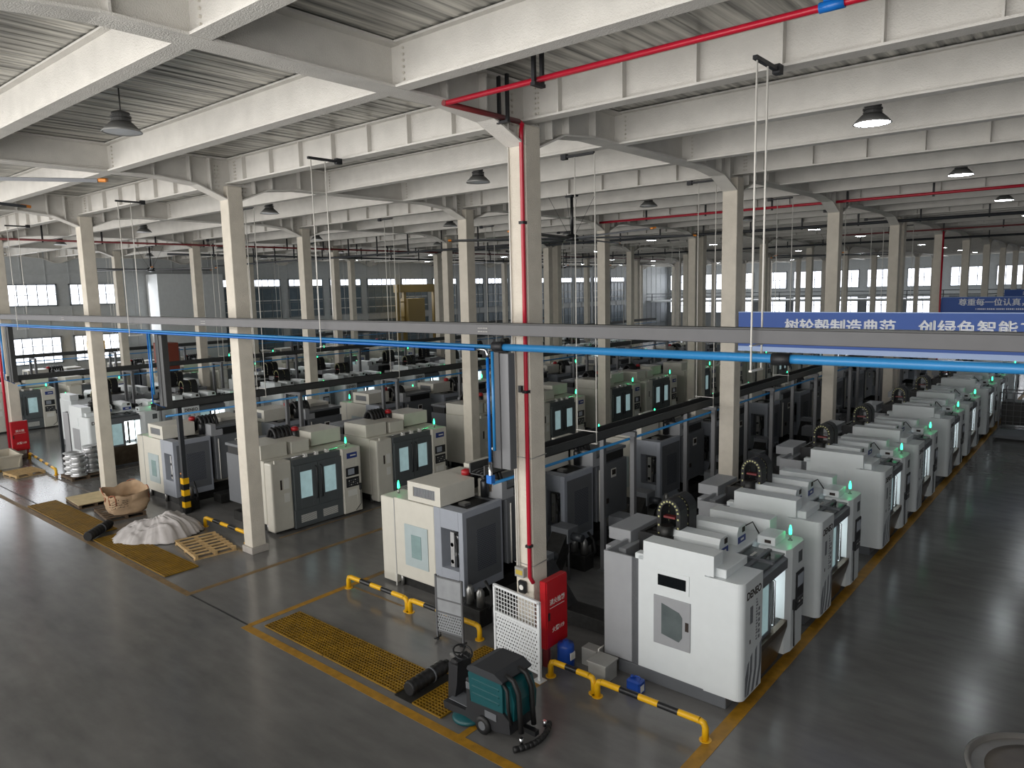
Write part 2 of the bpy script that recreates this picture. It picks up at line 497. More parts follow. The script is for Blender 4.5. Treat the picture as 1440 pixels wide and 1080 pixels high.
def xbeam(k):
    y = 3 * k - .1 if k < 10 else 27.85 + 3 * (k - 10)
    main = (k % 3 == 0) if k < 10 else ((k - 10) % 3 == 0)
    mb = MB(); zt = ZC - .02; w = .13 if not main else .15
    mb.box(XL, XR, y - w, y + w, ZB - .035, ZB, 'beam')
    mb.box(XL, XR, y - .018, y + .018, ZB, zt, 'beam')
    mb.box(XL, XR, y - w, y + w, zt - .03, zt, 'beam')
    if main:
        x = XL + .85
        while x < XR - 10:
            if abs((x + 5) % 10 - 5) > .35 or True:
                mb.box(x - .015, x + .015, y - w + .02, y - .018, ZB, zt, 'beam')
            x += 1.25
        if 0 <= k <= 3:
            for gx in range(-50, 20, 10):
                for dx in (-.36, -.3, .3, .36):
                    for q in range(6):
                        mb.lathe([(.02, -.03), (.02, 0)], (gx + dx, y - .018, ZB + .08 + q * .085), 'bolt', 6, False, 'y')
    else:
        if -3 <= k <= 3:
            for gx in range(-40, 20, 10):
                for dx in (-.28, .28):
                    for q in range(6):
                        mb.lathe([(.02, -.03), (.02, 0)], (gx + dx, y - .018, ZB + .08 + q * .085), 'bolt', 6, False, 'y')
    return struct(mb.build('roof_beam'))
for k in range(-4, 34): xbeam(k)

# ------------------------------------------------------------------ lamps
def make_lamp(lit):
    t = thing('pendant_lamp', '', 'lamp')
    MB().tube([(0, 0, .36), (0, 0, .73)], .012, 'lampbody').build('rod', t)
    mb = MB(); mb.lathe([(.12, .16), (.16, .18), (.16, .21), (.13, .215), (.13, .235), (.165, .24), (.165, .27), (.13, .275), (.13, .3), (.15, .305), (.14, .33), (.05, .36)], (0, 0, 0), 'lampbody', 20, False)
    mb.build('housing', t)
    mb = MB(); mb.lathe([(.12, .165), (.18, .16), (.28, .06), (.325, .004), (.318, 0), (.3, .004), (.26, .055), (.17, .145), (.12, .15)], (0, 0, 0), 'lampshade', 24, True, 'z', False)
    mb.build('shade', t)
    MB().lathe([(.298, .008), (.28, .03)], (0, 0, 0), 'lampon' if lit else 'lampoff', 24).build('diffuser', t)
    return t
L1, L0 = make_lamp(True), make_lamp(False)
used = {True: False, False: False}
BAY = {5: 'over the wide aisle', -5: 'in the second bay line', -15: 'in the third bay line', -25: 'in the fourth bay line', -35: 'in the fifth bay line', -45: 'in the window-wall bay line'}
for bx in (5, -5, -15, -25, -35, -45):
    for k in range(0, 11):
        y = -4.7 + 9 * k
        if bx == 5 and k == 0: continue
        if bx < -20 and k == 0: continue
        lit = (bx == 5) or k >= 4
        lab = '%s high bay lamp, %s from the front %s' % ('lit white' if lit else 'unlit grey', ORD[k], BAY[bx])
        src = L1 if lit else L0
        loc = (bx - (.35 if bx == 5 else 0), y - .15, 9.98)
        if not used[lit]:
            used[lit] = True; src.location = loc; src['label'] = lab; src['group'] = 'high bay lamps under the ceiling'
        else: dup(src, loc, 0, lab, 'high bay lamps under the ceiling')

# ------------------------------------------------------------------ big ceiling fans
def make_fan():
    t = thing('ceiling_fan', '', 'fan')
    mb = MB(); mb.box(-.2, .2, -.12, .12, 1.28, 1.33, 'blackp'); mb.tube([(0, 0, .12), (0, 0, 1.3)], .045, 'blackp', 10)
    mb.build('drop_rod', t)
    mb = MB(); mb.lathe([(.18, -.1), (.22, -.08), (.22, .06), (.12, .12)], (0, 0, 0), 'blackp', 16); mb.build('motor', t)
    mb = MB()
    for a in range(4): mb.tube([(.1 * math.cos(a * PI / 2 + .8), .1 * math.sin(a * PI / 2 + .8), .1), (.75 * math.cos(a * PI / 2 + .8), .75 * math.sin(a * PI / 2 + .8), 1.3)], .006, 'clip', 5)
    mb.build('guy_wire', t)
    for q in range(6):
        T = Matrix.Rotation(q * PI / 3 + .05, 4, 'Z') @ Matrix.Rotation(R(10), 4, 'X')
        mb = MB(); mb.box(.2, 3.85, -.075, .075, -.024, .024, 'fanblade', 0, T)
        b = mb.build('blade', t)
        mb = MB(); mb.box(3.85, 3.96, -.07, .07, -.02, .03, 'fantip', .01, T); mb.build('tip', b)
    return t
fan = make_fan()
fl = [((-5.35, 8.9, 8.73), 'large black six-blade ceiling fan hanging behind the foremost column with red pipe'), ((-4.78, -9.43, 8.8), 'large ceiling fan whose orange-tipped blades reach in at the upper left corner'),
      ((-35.35, 8.9, 8.73), 'large ceiling fan hanging near the window wall'), ((-5.35, 35.9, 8.73), 'large ceiling fan hanging far off behind the front fan'), ((-25.35, 35.9, 8.73), 'large ceiling fan hanging deep in the hall before the dim glazing')]
for q, (loc, lab) in enumerate(fl):
    if q == 0: fan.location = loc; fan.rotation_euler = (0, 0, R(-23)); fan['label'] = lab; fan['group'] = 'big ceiling fans'
    else: dup(fan, loc, R(-6) if q == 1 else R(17 * q), lab, 'big ceiling fans')

# ------------------------------------------------------------------ front services: duct, blue pipes, risers, red pipes
DY = -.88
t = thing('cable_duct', 'long grey metal cable duct crossing the hall in front of the columns', 'duct', (0, DY, 0))
mb = MB(); mb.box(XL, 20, -.1, .1, 6.38, 6.57, 'duct', .008); mb.build('trunking', t)
mb = MB(); mb.box(XL + .1, 20, -.115, .115, 6.57, 6.59, 'ductdark'); mb.build('cover', t)
mb = MB()
for x in (-.4, -10.4, -20.4, -30.4):
    for a in range(6):
        for b in (6.44, 6.5): mb.lathe([(.008, -.106), (.008, -.1)], (x + a * .04, 0, b), 'rod', 6, False, 'y')
mb.build('bolt', t)
t = thing('blue_pipe', 'thick blue pipe running across the hall just below the grey duct', 'pipe', (0, DY, 0))
mb = MB(); mb.tube([(XL, -.02, 6.17), (.1, -.02, 6.17)], .034, 'blue', 12); mb.build('pipe', t)
mb = MB(); mb.tube([(.1, -.02, 6.17), (20, -.02, 6.24)], .062, 'blue', 14); mb.build('thick_pipe', t)
mb = MB()
for x in (4.95, .0): mb.tube([(x - .12, -.02, 6.18), (x + .12, -.02, 6.185)], .085, 'clip', 14)
mb.build('coupling', t)
t = thing('thin_blue_pipe', 'deep blue thin pipe beside the thick blue one, bending down at the front riser', 'pipe', (0, DY, 0))
mb = MB(); mb.tube([(XL + .3, -.09, 6.12), (-.5, -.09, 6.12)], .03, 'blue2', 10); mb.build('pipe', t)
mb = MB(); mb.tube([(-.5, -.09, 6.12), (-.27, -.09, 6.12), (-.23, -.09, 6.1), (-.21, -.09, 6.04), (-.21, -.09, 5.98)], .026, 'chrome', 10); mb.build('elbow', t)
mb = MB(); mb.tube([(-.21, -.09, 5.98), (-.21, -.09, 4.1)], .03, 'blue2', 10); mb.build('drop_pipe', t)
mb = MB(); mb.tube([(-.21, -.09, 4.1), (-.21, -.09, 3.55)], .035, 'chrome', 10); mb.box(-.27, -.15, -.14, -.04, 3.7, 3.85, 'blue2'); mb.build('valve', t)
# risers
RIS = [(-.0, 3.98, 'grey', 'front'), (-13.2, 3.95, 'dark', 'second'), (-27.0, 3.75, 'dark', 'third')]
for n, (x, zb, kind, w) in enumerate(RIS):
    lab = ['grey vertical cable duct dropping beside the foremost column', 'dark vertical cable duct dropping between the second and third columns', 'dark vertical cable duct beside the column at the left edge'][n]
    t = thing('riser_duct', lab, 'duct', (x, DY, 0), 0, 'vertical cable ducts')
    m = 'duct' if n == 0 else 'ductdark'
    mb = MB(); mb.box(-.2, .0, -.03, .17, zb, 6.08, m, .006); mb.box(0, .2, -.01, .17, zb, 6.06, 'ductdark' if n else 'post', .006); mb.build('trunking', t)
    mb = MB(); mb.tube([(-.05 if n == 0 else -.27, -.14, 6.1), (-.05 if n == 0 else -.27, -.14, zb + .35)], .028, 'blue', 10); mb.build('air_pipe', t)
    if n:
        mb = MB(); mb.tube([(-.4, -.14, 6.1), (-.4, -.14, zb + .1), (-.4, .2, zb - .1)], .02, 'blue2', 8); mb.build('thin_pipe', t)
# cable trays over the alleys with their supports
TR = [(-.75, 3.72, 60, 'behind the wide-aisle row'), (-14.2, 3.72, 60, 'left of the second column'), (-28.0, 3.72, 55, 'by the fourth column'), (-41.3, 3.72, 55, 'nearest the window wall')]
for n, (x, z, ye, w) in enumerate(TR):
    t = thing('cable_tray', 'dark overhead cable tray running into the hall %s' % w, 'cable tray', (x, 0, 0), 0, 'overhead cable trays')
    mb = MB(); y0 = -.75
    mb.box(-.2, .2, y0, ye, z, z + .02, 'ductdark'); mb.box(-.2, -.17, y0, ye, z, z + .2, 'ductdark'); mb.box(.17, .2, y0, ye, z, z + .2, 'ductdark')
    mb.build('tray', t)
    mb = MB(); mb.tube([(.1, y0 + .3, z - .22), (.1, ye, z - .22)], .032, 'blue', 8); mb.build('air_pipe', t)
    mb = MB()
    for q in range(8): mb.tube([(-.12 + q * .035, y0, z + .05 + .02 * (q % 3)), (-.12 + q * .035, ye, z + .05 + .02 * (q % 2))], .014, 'black', 5)
    mb.build('cable', t)
PS = [('post', .0)]
sup = thing('tray_support', '', 'support')
mb = MB(); mb.box(-.7, .3, -.05, .05, 3.58, 3.7, 'post', .005); mb.build('crossbar', sup)
for xx in (-.65, .22):
    mb = MB(); mb.box(xx - .06, xx + .06, -.06, .06, 0, 3.58, 'post', .005); mb.box(xx - .12, xx + .12, -.12, .12, 0, .02, 'post'); mb.build('post', sup)
first = True
for n, (x, z, ye, w) in enumerate(TR):
    for k in range(0, 8):
        y = 4.55 + 4.5 * k if n == 0 else 4.2 + 4.5 * k
        lab = 'grey post frame under the cable tray %s, %s from the front' % (w, ORD[k])
        loc = (x + (.0 if n == 0 else .1), y, -.0 if n < 2 else -.2 if n == 2 else -.1)
        loc = (loc[0], y, 0)
        if first: sup.location = loc; sup['label'] = lab; sup['group'] = 'cable tray supports'; first = False
        else: dup(sup, loc, 0, lab, 'cable tray supports')
# hangers down to the duct
def make_hanger(zt, zb, sp, gap=.33):
    t = thing('trapeze_hanger', '', 'hanger')
    mb = MB(); mb.box(-.03, .03, -.25, .6, zt, zt + .05, 'clip'); mb.box(-.05, .05, .46, .6, zt - .03, zt + .09, 'clip'); mb.build('top_channel', t)
    for y in (-sp, sp):
        mb = MB(); mb.tube([(0, y, zt + .02), (0, y, zb)], .013, 'rod', 6); mb.build('rod', t)
    mb = MB(); mb.box(-.02, .02, -sp - .02, sp + .02, zb - .015, zb + .01, 'rod'); mb.box(-.02, .02, -sp - .02, sp + .02, zb + gap, zb + gap + .015, 'rod'); mb.build('bottom_bracket', t)
    return t
hg = make_hanger(9.98, 6.02, .18)
first = True
for q, x in enumerate((4.6, -5.0, -14.7, -24.9, -34.9)):
    lab = 'trapeze hanger with two pale rods holding the grey duct, %s along from the wide aisle' % ORD[q]
    if first: hg.location = (x, -.88, 0); hg['label'] = lab; hg['group'] = 'duct hangers'; first = False
    else: dup(hg, (x, -.88, 0), 0, lab, 'duct hangers')
hg2 = make_hanger(9.98, 3.7, .26, .26)
first = True
for n, (x, z, ye, w) in enumerate(TR):
    for k in range(0, 6):
        lab = 'thin rod pair dropping to the tray %s, %s from the front' % (w, ORD[k])
        loc = (x, 2.9 + 6 * k, 0)
        if first: hg2.location = loc; hg2['label'] = lab; hg2.rotation_euler = (0, 0, R(90)); hg2['group'] = 'tray hangers'; first = False
        else: dup(hg2, loc, R(90), lab, 'tray hangers')

# red fire pipes
t = thing('fire_pipe', 'bright red fire pipe along the ceiling, dropping down the foremost column', 'pipe')
mb = MB(); mb.tube([(16, -2.3, 9.99), (.29, -2.3, 9.99)], .04, 'redpipe', 12); mb.build('main_pipe', t)
mb = MB(); mb.tube([(.27, -2.34, 9.99), (.27, -.55, 9.99)], .045, 'darkred', 12); mb.build('branch_pipe', t)
mb = MB(); mb.tube([(.27, -.55, 9.99), (.26, -.45, 9.97), (.2, -.4, 9.9), (.17, -.37, 9.78), (.17, -.37, 1.82), (.22, -.33, 1.7)], .04, 'redpipe', 12); mb.build('drop_pipe', t)
for x, y in ((2.05, -2.3), (.27, -.95)):
    mb = MB()
    for d in (-.09, .09):
        a, b = (x, y + d) if y < -2 else (x + d, y)
        mb.box(a - .025, a + .025, b - .025, b + .025, 9.92, ZC - .05, 'clip')
    if y < -2: mb.box(x - .04, x + .04, y - .12, y + .12, 9.9, 9.945, 'clip')
    else: mb.box(x - .12, x + .12, y - .04, y + .04, 9.9, 9.94, 'clip')
    mb.build('bracket', t)
mb = MB(); mb.tube([(5.75, -2.3, 9.99), (6.0, -2.3, 9.99)], .055, 'blue2', 12); mb.box(5.8, 5.95, -2.35, -2.25, 10.03, 10.12, 'blue2'); mb.build('valve', t)
for z in (8.3, 5.3, 2.4):
    mb = MB(); mb.box(.12, .22, -.43, -.315, z, z + .05, 'clip'); mb.build('clamp', t)
def ceil_pipe(name, pts, r, m, lab):
    t = thing(name, lab, 'pipe')
    mb = MB(); mb.tube(pts, r, m, 10); mb.build('pipe', t)
    a, b = Vector(pts[0]), Vector(pts[1]); L = (b - a).length; n = int(L / 2.5); mb = MB()
    for k in range(1, n):
        p = a + (b - a) * k / n
        mb.box(p.x - .03, p.x + .03, p.y - .03, p.y + .03, p.z - .1, ZC - .05, 'clip')
    mb.build('hanger', t)
ceil_pipe('fire_pipe', [(14, 17.55, 10.0), (-10.3, 17.55, 10.0)], .05, 'redpipe', 'red fire pipe under the ceiling running across the third column')
ceil_pipe('ceiling_pipe', [(14, 26.6, 9.82), (-30, 26.6, 9.82)], .07, 'postdark', 'thick dark pipe under the ceiling across the middle of the hall')
ceil_pipe('ceiling_pipe', [(14, 44.6, 9.8), (-49, 44.6, 9.8)], .07, 'postdark', 'thick dark pipe under the ceiling deep in the hall')
ceil_pipe('fire_pipe', [(14, 35.6, 9.85), (-5, 35.6, 9.85)], .045, 'darkred', 'dull red pipe under the ceiling above the farther blue banner')
ceil_pipe('fire_pipe', [(-29.6, -6, 9.82), (-29.6, 60, 9.82)], .05, 'darkred', 'dull red pipe under the ceiling along the fourth column line')
ceil_pipe('ceiling_pipe', [(-31.2, 8, 9.4), (-31.2, 60, 9.4)], .06, 'postdark', 'dark pipe under the ceiling beside the dull red pipe, near the window wall')
ceil_pipe('ceiling_pipe', [(-44, 17.5, 9.3), (-12, 17.5, 9.3)], .06, 'postdark', 'dark pipe under the ceiling crossing behind the left columns')
mb = MB(); mb.tube([(.27, 36.55, 9.8), (.27, 36.55, .0)], .05, 'redpipe', 10); tag(mb.build('fire_pipe'), 'red pipe standing down the far column beside the farther blue banner', 'pipe')

# ------------------------------------------------------------------ vertical lathes (front toward -x in local axes)
def lamp_top(mb): pass
def make_lathe():
    t = thing('vertical_lathe', '', 'machine')
    mb = MB()
    # cream shell: doorside block, bevelled outer corner at the far end
    mb.box(.5, 1.88, 0, 3.2, .28, 2.23, 'cream', .015)
    mb.box(.12, .5, 2.5, 3.2, .08, 2.2, 'cream', .05, seg=2)
    mb.box(.0, .06, 3.08, 3.14, 2.2, 2.3, 'cream')
    mb.build('enclosure', t)
    mb = MB(); mb.box(.3, 2.7, .15, 3.05, 0.0, .3, 'oily'); 
    for yy in (.1, 3.1):
        for xx in (.6, 1.8): mb.lathe([(.05, 0), (.05, .28)], (xx, yy, 0), 'steel', 8)
    mb.build('base', t)
    # control column
    mb = MB(); mb.box(0, .5, 0, .72, .06, 2.2, 'cream', .02); mb.box(-.01, 0.0, .06, .2, .1, 2.1, 'cream')
    c = mb.build('control_cabinet', t)
    mb = MB(); mb.box(-.03, .0, .12, .62, 1.28, 1.56, 'blackp', .006); mb.box(-.034, -.03, .3, .55, 1.33, 1.52, 'screen'); mb.build('screen', c)
    mb = MB(); mb.box(-.03, .0, .12, .62, .92, 1.22, 'keypad', .006)
    for a in range(5):
        for b in range(3): mb.box(-.038, -.03, .18 + a * .08, .22 + a * .08, .98 + b * .07, 1.01 + b * .07, 'label' if (a + b) % 3 == 0 else 'mgrey')
    mb.build('keypad', c)
    mb = MB(); mb.box(-.012, 0, .15, .55, 1.86, 2.04, 'blabel'); mb.box(-.014, -.012, .2, .42, 1.93, 1.97, 'label'); mb.build('name_plate', c)
    mb = MB(); mb.box(-.06, 0, .05, .12, .75, .98, 'blackp', .01); mb.tube([(-.03, .08, .76), (-.05, .1, .3), (-.04, .3, .12)], .012, 'black', 6); mb.build('hand_control', c)
    mb = MB(); mb.box(-.012, 0, .2, .56, .62, .82, 'label'); mb.build('notice', c)
    mb = MB(); mb.lathe([(.03, 2.2), (.03, 2.28), (.012, 2.29), (.012, 2.34)], (.25, .38, 0), 'steel', 8); k = mb.build('beacon', t)
    mb = MB(); mb.lathe([(.026, 2.33), (.03, 2.35), (.03, 2.42), (.01, 2.52)], (.25, .38, 0), 'beacon', 10); mb.build('lamp', k)
    # doors
    mb = MB(); mb.box(.06, .5, .72, 2.5, .05, .62, 'dgrey', .008); mb.box(.1, .5, .72, 2.5, 1.9, 2.18, 'dgrey', .008); mb.box(.12, .5, .72, .75, .05, 2.18, 'dgrey'); mb.box(.12, .5, 2.47, 2.5, .05, 2.18, 'dgrey'); mb.build('door_frame', t)
    for a, b in ((.74, 1.61), (1.63, 2.48)):
        mb = MB(); y0, y1 = a + .21, b - .21
        mb.box(.04, .1, a, y0, .63, 2.0, 'dgrey', .004); mb.box(.04, .1, y1, b, .63, 2.0, 'dgrey', .004)
        mb.box(.04, .1, y0, y1, .63, .95, 'dgrey', .004); mb.box(.04, .1, y0, y1, 1.78, 2.0, 'dgrey', .004)
        d = mb.build('door', t)
        mb = MB(); mb.box(.07, .09, y0 - .01, y1 + .01, .94, 1.79, 'glow'); mb.build('window', d)
        hy = b - .08 if a < 1 else a + .08
        mb = MB(); mb.tube([(.04, hy, .85), (-.02, hy, .88), (-.02, hy, 1.85), (.04, hy, 1.88)], .018, 'blackp', 8); mb.build('handle', d)
    mb = MB()
    for yy, n in ((.95, 7), (1.75, 7)):
        for q in range(n): mb.box(.05, .062, yy, yy + .55, .2 + q * .035, .217 + q * .035, 'label')
    mb.build('vent', t)
    mb = MB(); mb.box(.11, .118, 2.62, 2.8, 1.35, 1.68, 'label'); mb.box(.11, .118, 2.86, 2.92, 1.35, 1.65, 'ink'); mb.box(.11, .118, 2.62, 2.8, .95, 1.22, 'label'); mb.build('notice', t)
    # rail and hoses along the door top
    mb = MB(); mb.tube([(.2, .75, 2.24), (.2, 2.45, 2.24)], .018, 'chrome', 6)
    for yy in (1.1, 1.5, 1.9): mb.box(.15, .26, yy, yy + .1, 2.18, 2.28, 'label')
    mb.build('door_rail', t)
    # end panel with service door (local y=0 side)
    mb = MB(); mb.box(.86, 1.66, -.02, 0, .62, 1.65, 'panelglass', .005); d = mb.build('service_door', t)
    mb = MB(); mb.box(1.1, 1.44, -.03, -.02, .85, 1.42, 'greenglass', .003); mb.build('window', d)
    mb = MB(); mb.tube([(.5, -.01, .0), (.5, -.01, .3)], .025, 'label', 6); mb.box(.49, .51, -.006, 0, .3, 2.2, 'lgrey'); mb.build('seam_strip', t)
    # grey service housing
    mb = MB()
    mb.box(1.88, 2.1, 0, .35, .3, 2.25, 'bgrey', .008); mb.box(2.66, 2.8, 0, 1.35, .3, 2.25, 'bgrey', .008)
    mb.box(2.1, 2.66, 0, .3, .3, .85, 'bgrey'); mb.box(2.1, 2.66, 0, .3, 1.8, 2.25, 'bgrey'); mb.box(1.88, 2.66, .32, 1.35, .3, 2.2, 'mgrey')
    g = mb.build('service_housing', t)
    mb = MB(); mb.box(2.8, 2.806, .12, 1.28, .5, 2.1, 'mgrey'); mb.box(2.806, 2.809, .45, 1.1, .75, 1.75, 'perf'); mb.build('perforated_panel', g)
    mb = MB()
    for q in range(4):
        mb.lathe([(.05, -.06), (.06, 0), (.06, .1)], (2.35 + .14 * (q % 2), .16, 1.0 + .2 * q), 'chrome', 10, True, 'y')
    mb.box(2.3, 2.42, .1, .3, .88, 1.7, 'alu'); mb.box(2.5, 2.6, .14, .3, 1.2, 1.7, 'blackp'); mb.tube([(2.5, .12, .9), (2.55, .06, 1.3), (2.45, .1, 1.7)], .02, 'black', 6)
    mb.build('hydraulic_valve', g)
    mb = MB(); mb.box(1.95, 2.62, .3, 1.2, 2.2, 2.21, 'black'); mb.box(2.2, 2.4, .5, .7, 2.21, 2.27, 'steel'); mb.build('top_opening', g)
    # roof box with louvred window
    mb = MB()
    mb.box(1.02, 2.12, .04, 1.15, 2.26, 2.72, 'cream', .008); mb.box(1.02, 1.2, 0, .04, 2.26, 2.72, 'cream'); mb.box(1.94, 2.12, 0, .04, 2.26, 2.72, 'cream')
    mb.box(1.2, 1.94, 0, .04, 2.26, 2.38, 'cream'); mb.box(1.2, 1.94, 0, .04, 2.61, 2.72, 'cream')
    rb = mb.build('roof_box', t)
    mb = MB(); mb.box(1.2, 1.94, .03, .036, 2.38, 2.61, 'mgrey')
    for q in range(14): mb.box(1.22 + q * .052, 1.235 + q * .052, .018, .03, 2.38, 2.61, 'lgrey')
    mb.build('louvre', rb)
    mb = MB(); mb.box(.7, 1.6, 1.45, 2.1, 2.23, 2.6, 'cream', .01); mb.box(.7, 1.9, 2.25, 3.15, 2.23, 2.66, 'cream', .01); mb.build('roof_cover', t)
    # hose and motor cluster
    mb = MB()
    for q in range(5):
        a = 1.35 + q * .14
        pts = [(1.75 + .1 * math.cos(s), a, 2.32 + .28 * math.sin(s)) if False else (2.05 + .26 * math.cos(s), a, 2.35 + .5 * math.sin(s)) for s in [PI * u / 8 for u in range(9)]]
        mb.tube(pts, .058, 'black', 8)
    hc = mb.build('hose_loop', t)
    mb = MB(); mb.lathe([(.1, 2.25), (.1, 2.62), (.07, 2.66)], (2.3, 1.3, 0), 'blackp', 12); mb.lathe([(.12, 2.3), (.12, 2.72), (.1, 2.73)], (1.75, 1.25, 0), 'blackp', 12); mb.lathe([(.12, 2.72), (.12, 2.82), (.05, 2.86)], (1.75, 1.25, 0), 'redcap', 12); mb.build('motor', t)
    # electrical cabinet at the back
    mb = MB(); mb.box(2.0, 2.82, 1.5, 3.1, .62, 2.2, 'mgrey', .008)
    mb.box(2.0, 2.12, 1.4, 1.5, 2.0, 2.62, 'cream'); mb.prism([(1.42, 2.2), (1.42, 2.62), (1.6, 2.62), (1.6, 2.42), (1.85, 2.42), (1.85, 2.2)], 'x', 2.1, 2.75, 'lgrey')
    e = mb.build('electrical_cabinet', t)
    mb = MB(); mb.box(2.05, 2.7, 1.85, 3.1, 2.2, 2.46, 'black'); mb.box(1.95, 2.76, 1.62, 3.15, 2.46, 2.54, 'mgrey'); mb.build('vent_slot', e)
    mb = MB(); mb.box(2.82, 2.83, 2.25, 2.5, 1.75, 2.0, 'label'); mb.box(2.83, 2.835, 2.28, 2.47, 1.82, 1.97, 'ink'); mb.build('name_plate', e)
    mb = MB(); mb.box(2.82, 2.85, 1.95, 2.08, 1.05, 1.18, 'ink'); mb.build('latch', e)
    mb = MB(); mb.tube([(2.84, 1.62, .62), (2.84, 1.62, 2.1)], .02, 'rod', 6); mb.build('conduit', e)
    return t

def make_centre():
    """machining centre, local x 0 (back) to 2.72 (front), y 0..3.15"""
    t = thing('machining_centre', '', 'machine')
    mb = MB(); mb.box(.3, 2.42, .02, 3.1, 0, .24, 'mgrey', .01); mb.box(.2, 2.3, .2, 2.9, .0, .5, 'oily'); mb.build('base', t)
    # white side shell
    mb = MB()
    mb.prism([(.74, .26), (2.02, .24), (2.02, 2.66), (.84, 2.66), (.84, 2.38), (.74, 2.36)], 'y', 0, .36, 'white')
    mb.box(.66, .86, .0, .2, 2.28, 2.4, 'white', .02)
    mb.box(2.02, 2.18, 0, .36, 2.3, 2.66, 'white')
    s = mb.build('side_shell', t)
    # front-left body with rounded corner and undercut foot
    def rounded(x0, x1, y0, y1, r):
        p = [(x0, y0)] + [(x1 - r + r * math.sin(a), y0 + r - r * math.cos(a)) for a in [PI / 2 * q / 6 for q in range(7)]] + [(x1, y1), (x0, y1)]
        return p
    mb = MB(); mb.prism(rounded(2.02, 2.7, .0, .84, .13), 'z', .22, 2.28, 'white'); fb = mb.build('corner_body', t)
    mb = MB(); mb.box(1.75, 2.36, .1, .98, 2.28, 2.43, 'white', .01); mb.box(1.72, 2.1, .02, .1, 2.28, 2.36, 'white', .01); mb.build('top_box', fb)
    # striped foot decoration
    mb = MB()
    for q in range(3):
        y = .26 + q * .2
        mb.prism([(y - .06, .25), (y + .04, .25), (y + .16, .62), (y + .17, .95 + .05 * q), (y + .09, .9 + .05 * q), (y + .07, .62)], 'x', 2.7, 2.703, 'stripe')
    mb.prism([(.14, .6), (.14, .27), (.18, .25), (.28, .6), (.3, .85), (.24, .82)], 'x', 2.7, 2.7025, 'stripe')
    mb.build('stripe_decal', fb)
    mb = MB()
    for q in range(14):
        mb.box(2.7, 2.703, .56, .6 + .02 * (q % 3), 1.84 - q * .055, 1.87 - q * .055, 'stripe')
    mb.box(2.7, 2.703, .3, .42, 1.5, 1.8, 'stripe'); mb.box(2.7, 2.703, .3, .34, 1.15, 1.22, 'ink')
    for q in range(6): mb.box(2.7, 2.703, .66, .73, 1.62 - q * .1, 1.68 - q * .1, 'stripe')
    mb.build('small_print', fb)
    text_mesh('lettering', 'DENEO', .185, 'ink', fb, (2.7, .15, 2.02), (R(90), 0, R(90)), .003, .005)
    # grey back guard
    mb = MB(); mb.box(0, .72, 0, .05, .27, 2.3, 'lgrey', .006); mb.box(0, .05, .05, 1.3, .27, 2.3, 'lgrey', .006); mb.box(.6, .74, .0, .06, .27, 2.3, 'mgrey'); mb.build('back_guard', t)
    mb = MB(); mb.box(.05, .7, .06, 1.2, .3, 1.9, 'oily'); mb.build('coolant_tank', t)
    # ladder-like chip magazine
    mb = MB(); mb.box(.32, .95, .75, .8, 1.5, 2.52, 'blackp'); mb.box(.3, .36, .75, 2.3, 2.35, 2.5, 'oily'); mb.box(.9, .96, .75, 2.3, 2.35, 2.5, 'oily')
    for q in range(6): mb.box(.3, .95, .95 + q * .24, 1.03 + q * .24, 2.4, 2.48, 'oily')
    mb.box(.32, .95, .8, 2.3, 1.5, 2.2, 'black'); mb.build('tool_magazine', t)
    mb = MB(); mb.box(-.4, .1, .8, 1.9, 2.22, 2.46, 'lgrey', .01); mb.box(-.25, .2, .45, 1.5, 1.95, 2.22, 'lgrey', .01); mb.build('coolant_box', t)
    # cable chains: two arches
    for yy, n in ((1.12, 1), (1.5, 1)):
        mb = MB(); pts = [(.62, yy, 2.4)] + [(.82 + .2 * math.cos(a), yy, 2.9 + .24 * math.sin(a)) for a in [PI - PI * q / 10 for q in range(11)]] + [(1.02, yy, 2.4)]
        pv = [Vector(p) for p in pts]
        for k in range(len(pv) - 1):
            a, b = pv[k], pv[k + 1]; d = (b - a); L = d.length; ang = math.atan2(d.z, d.x)
            T = Matrix.Translation((a + b) / 2) @ Matrix.Rotation(-ang, 4, 'Y')
            mb.box(-L / 2 - .01, L / 2 + .01, -.15, .15, -.04, .04, 'black', 0, T)
            for sy in (-.155, .155):
                nb = 3 if L > .2 else 1
                for w in range(nb):
                    o = (w - (nb - 1) / 2) * L / nb
                    T2 = T @ Matrix.Translation((o, sy, 0))
                    mb.box(-.016, .016, -.006, .006, -.016, .016, 'chaindot', 0, T2)
        mb.build('cable_chain', t)
    mb = MB(); mb.box(.55, 1.1, .92, 1.75, 2.3, 2.44, 'blackp'); mb.lathe([(.13, 2.4), (.13, 2.7)], (.82, .9, 0), 'oily', 10); mb.box(.7, .94, 1.0, 1.12, 2.8, 2.84, 'darkred'); mb.build('chain_bracket', t)
    # covers on the roof
    mb = MB(); mb.box(.74, 2.0, .36, 3.1, 1.9, 2.28, 'white', .01); mb.build('roof', t)
    for y0, y1 in ((.92, 1.32), (1.72, 2.12)):
        mb = MB(); mb.prism([(y0, 2.28), (y0, 2.52), (y0 + .05, 2.62), (y1 - .05, 2.62), (y1, 2.52), (y1, 2.28)], 'x', .9, 1.86, 'white'); c = mb.build('axis_cover', t)
        mb = MB(); mb.box(1.86, 1.87, y0 + .03, y1 - .03, 2.3, 2.42, 'blabel'); mb.box(1.87, 1.872, y0 + .14, y1 - .12, 2.34, 2.38, 'label'); mb.build('label_plate', c)
        mb = MB(); mb.box(1.86, 1.868, y1 - .18, y1 - .06, 2.48, 2.58, 'ink'); mb.build('vent', c)
    mb = MB()
    for x, y in ((1.4, .62), (1.62, .66), (1.25, 2.42), (1.5, 2.45)): mb.lathe([(.1, 2.28), (.1, 2.42), (.06, 2.46)], (x, y, 0), 'black', 12)
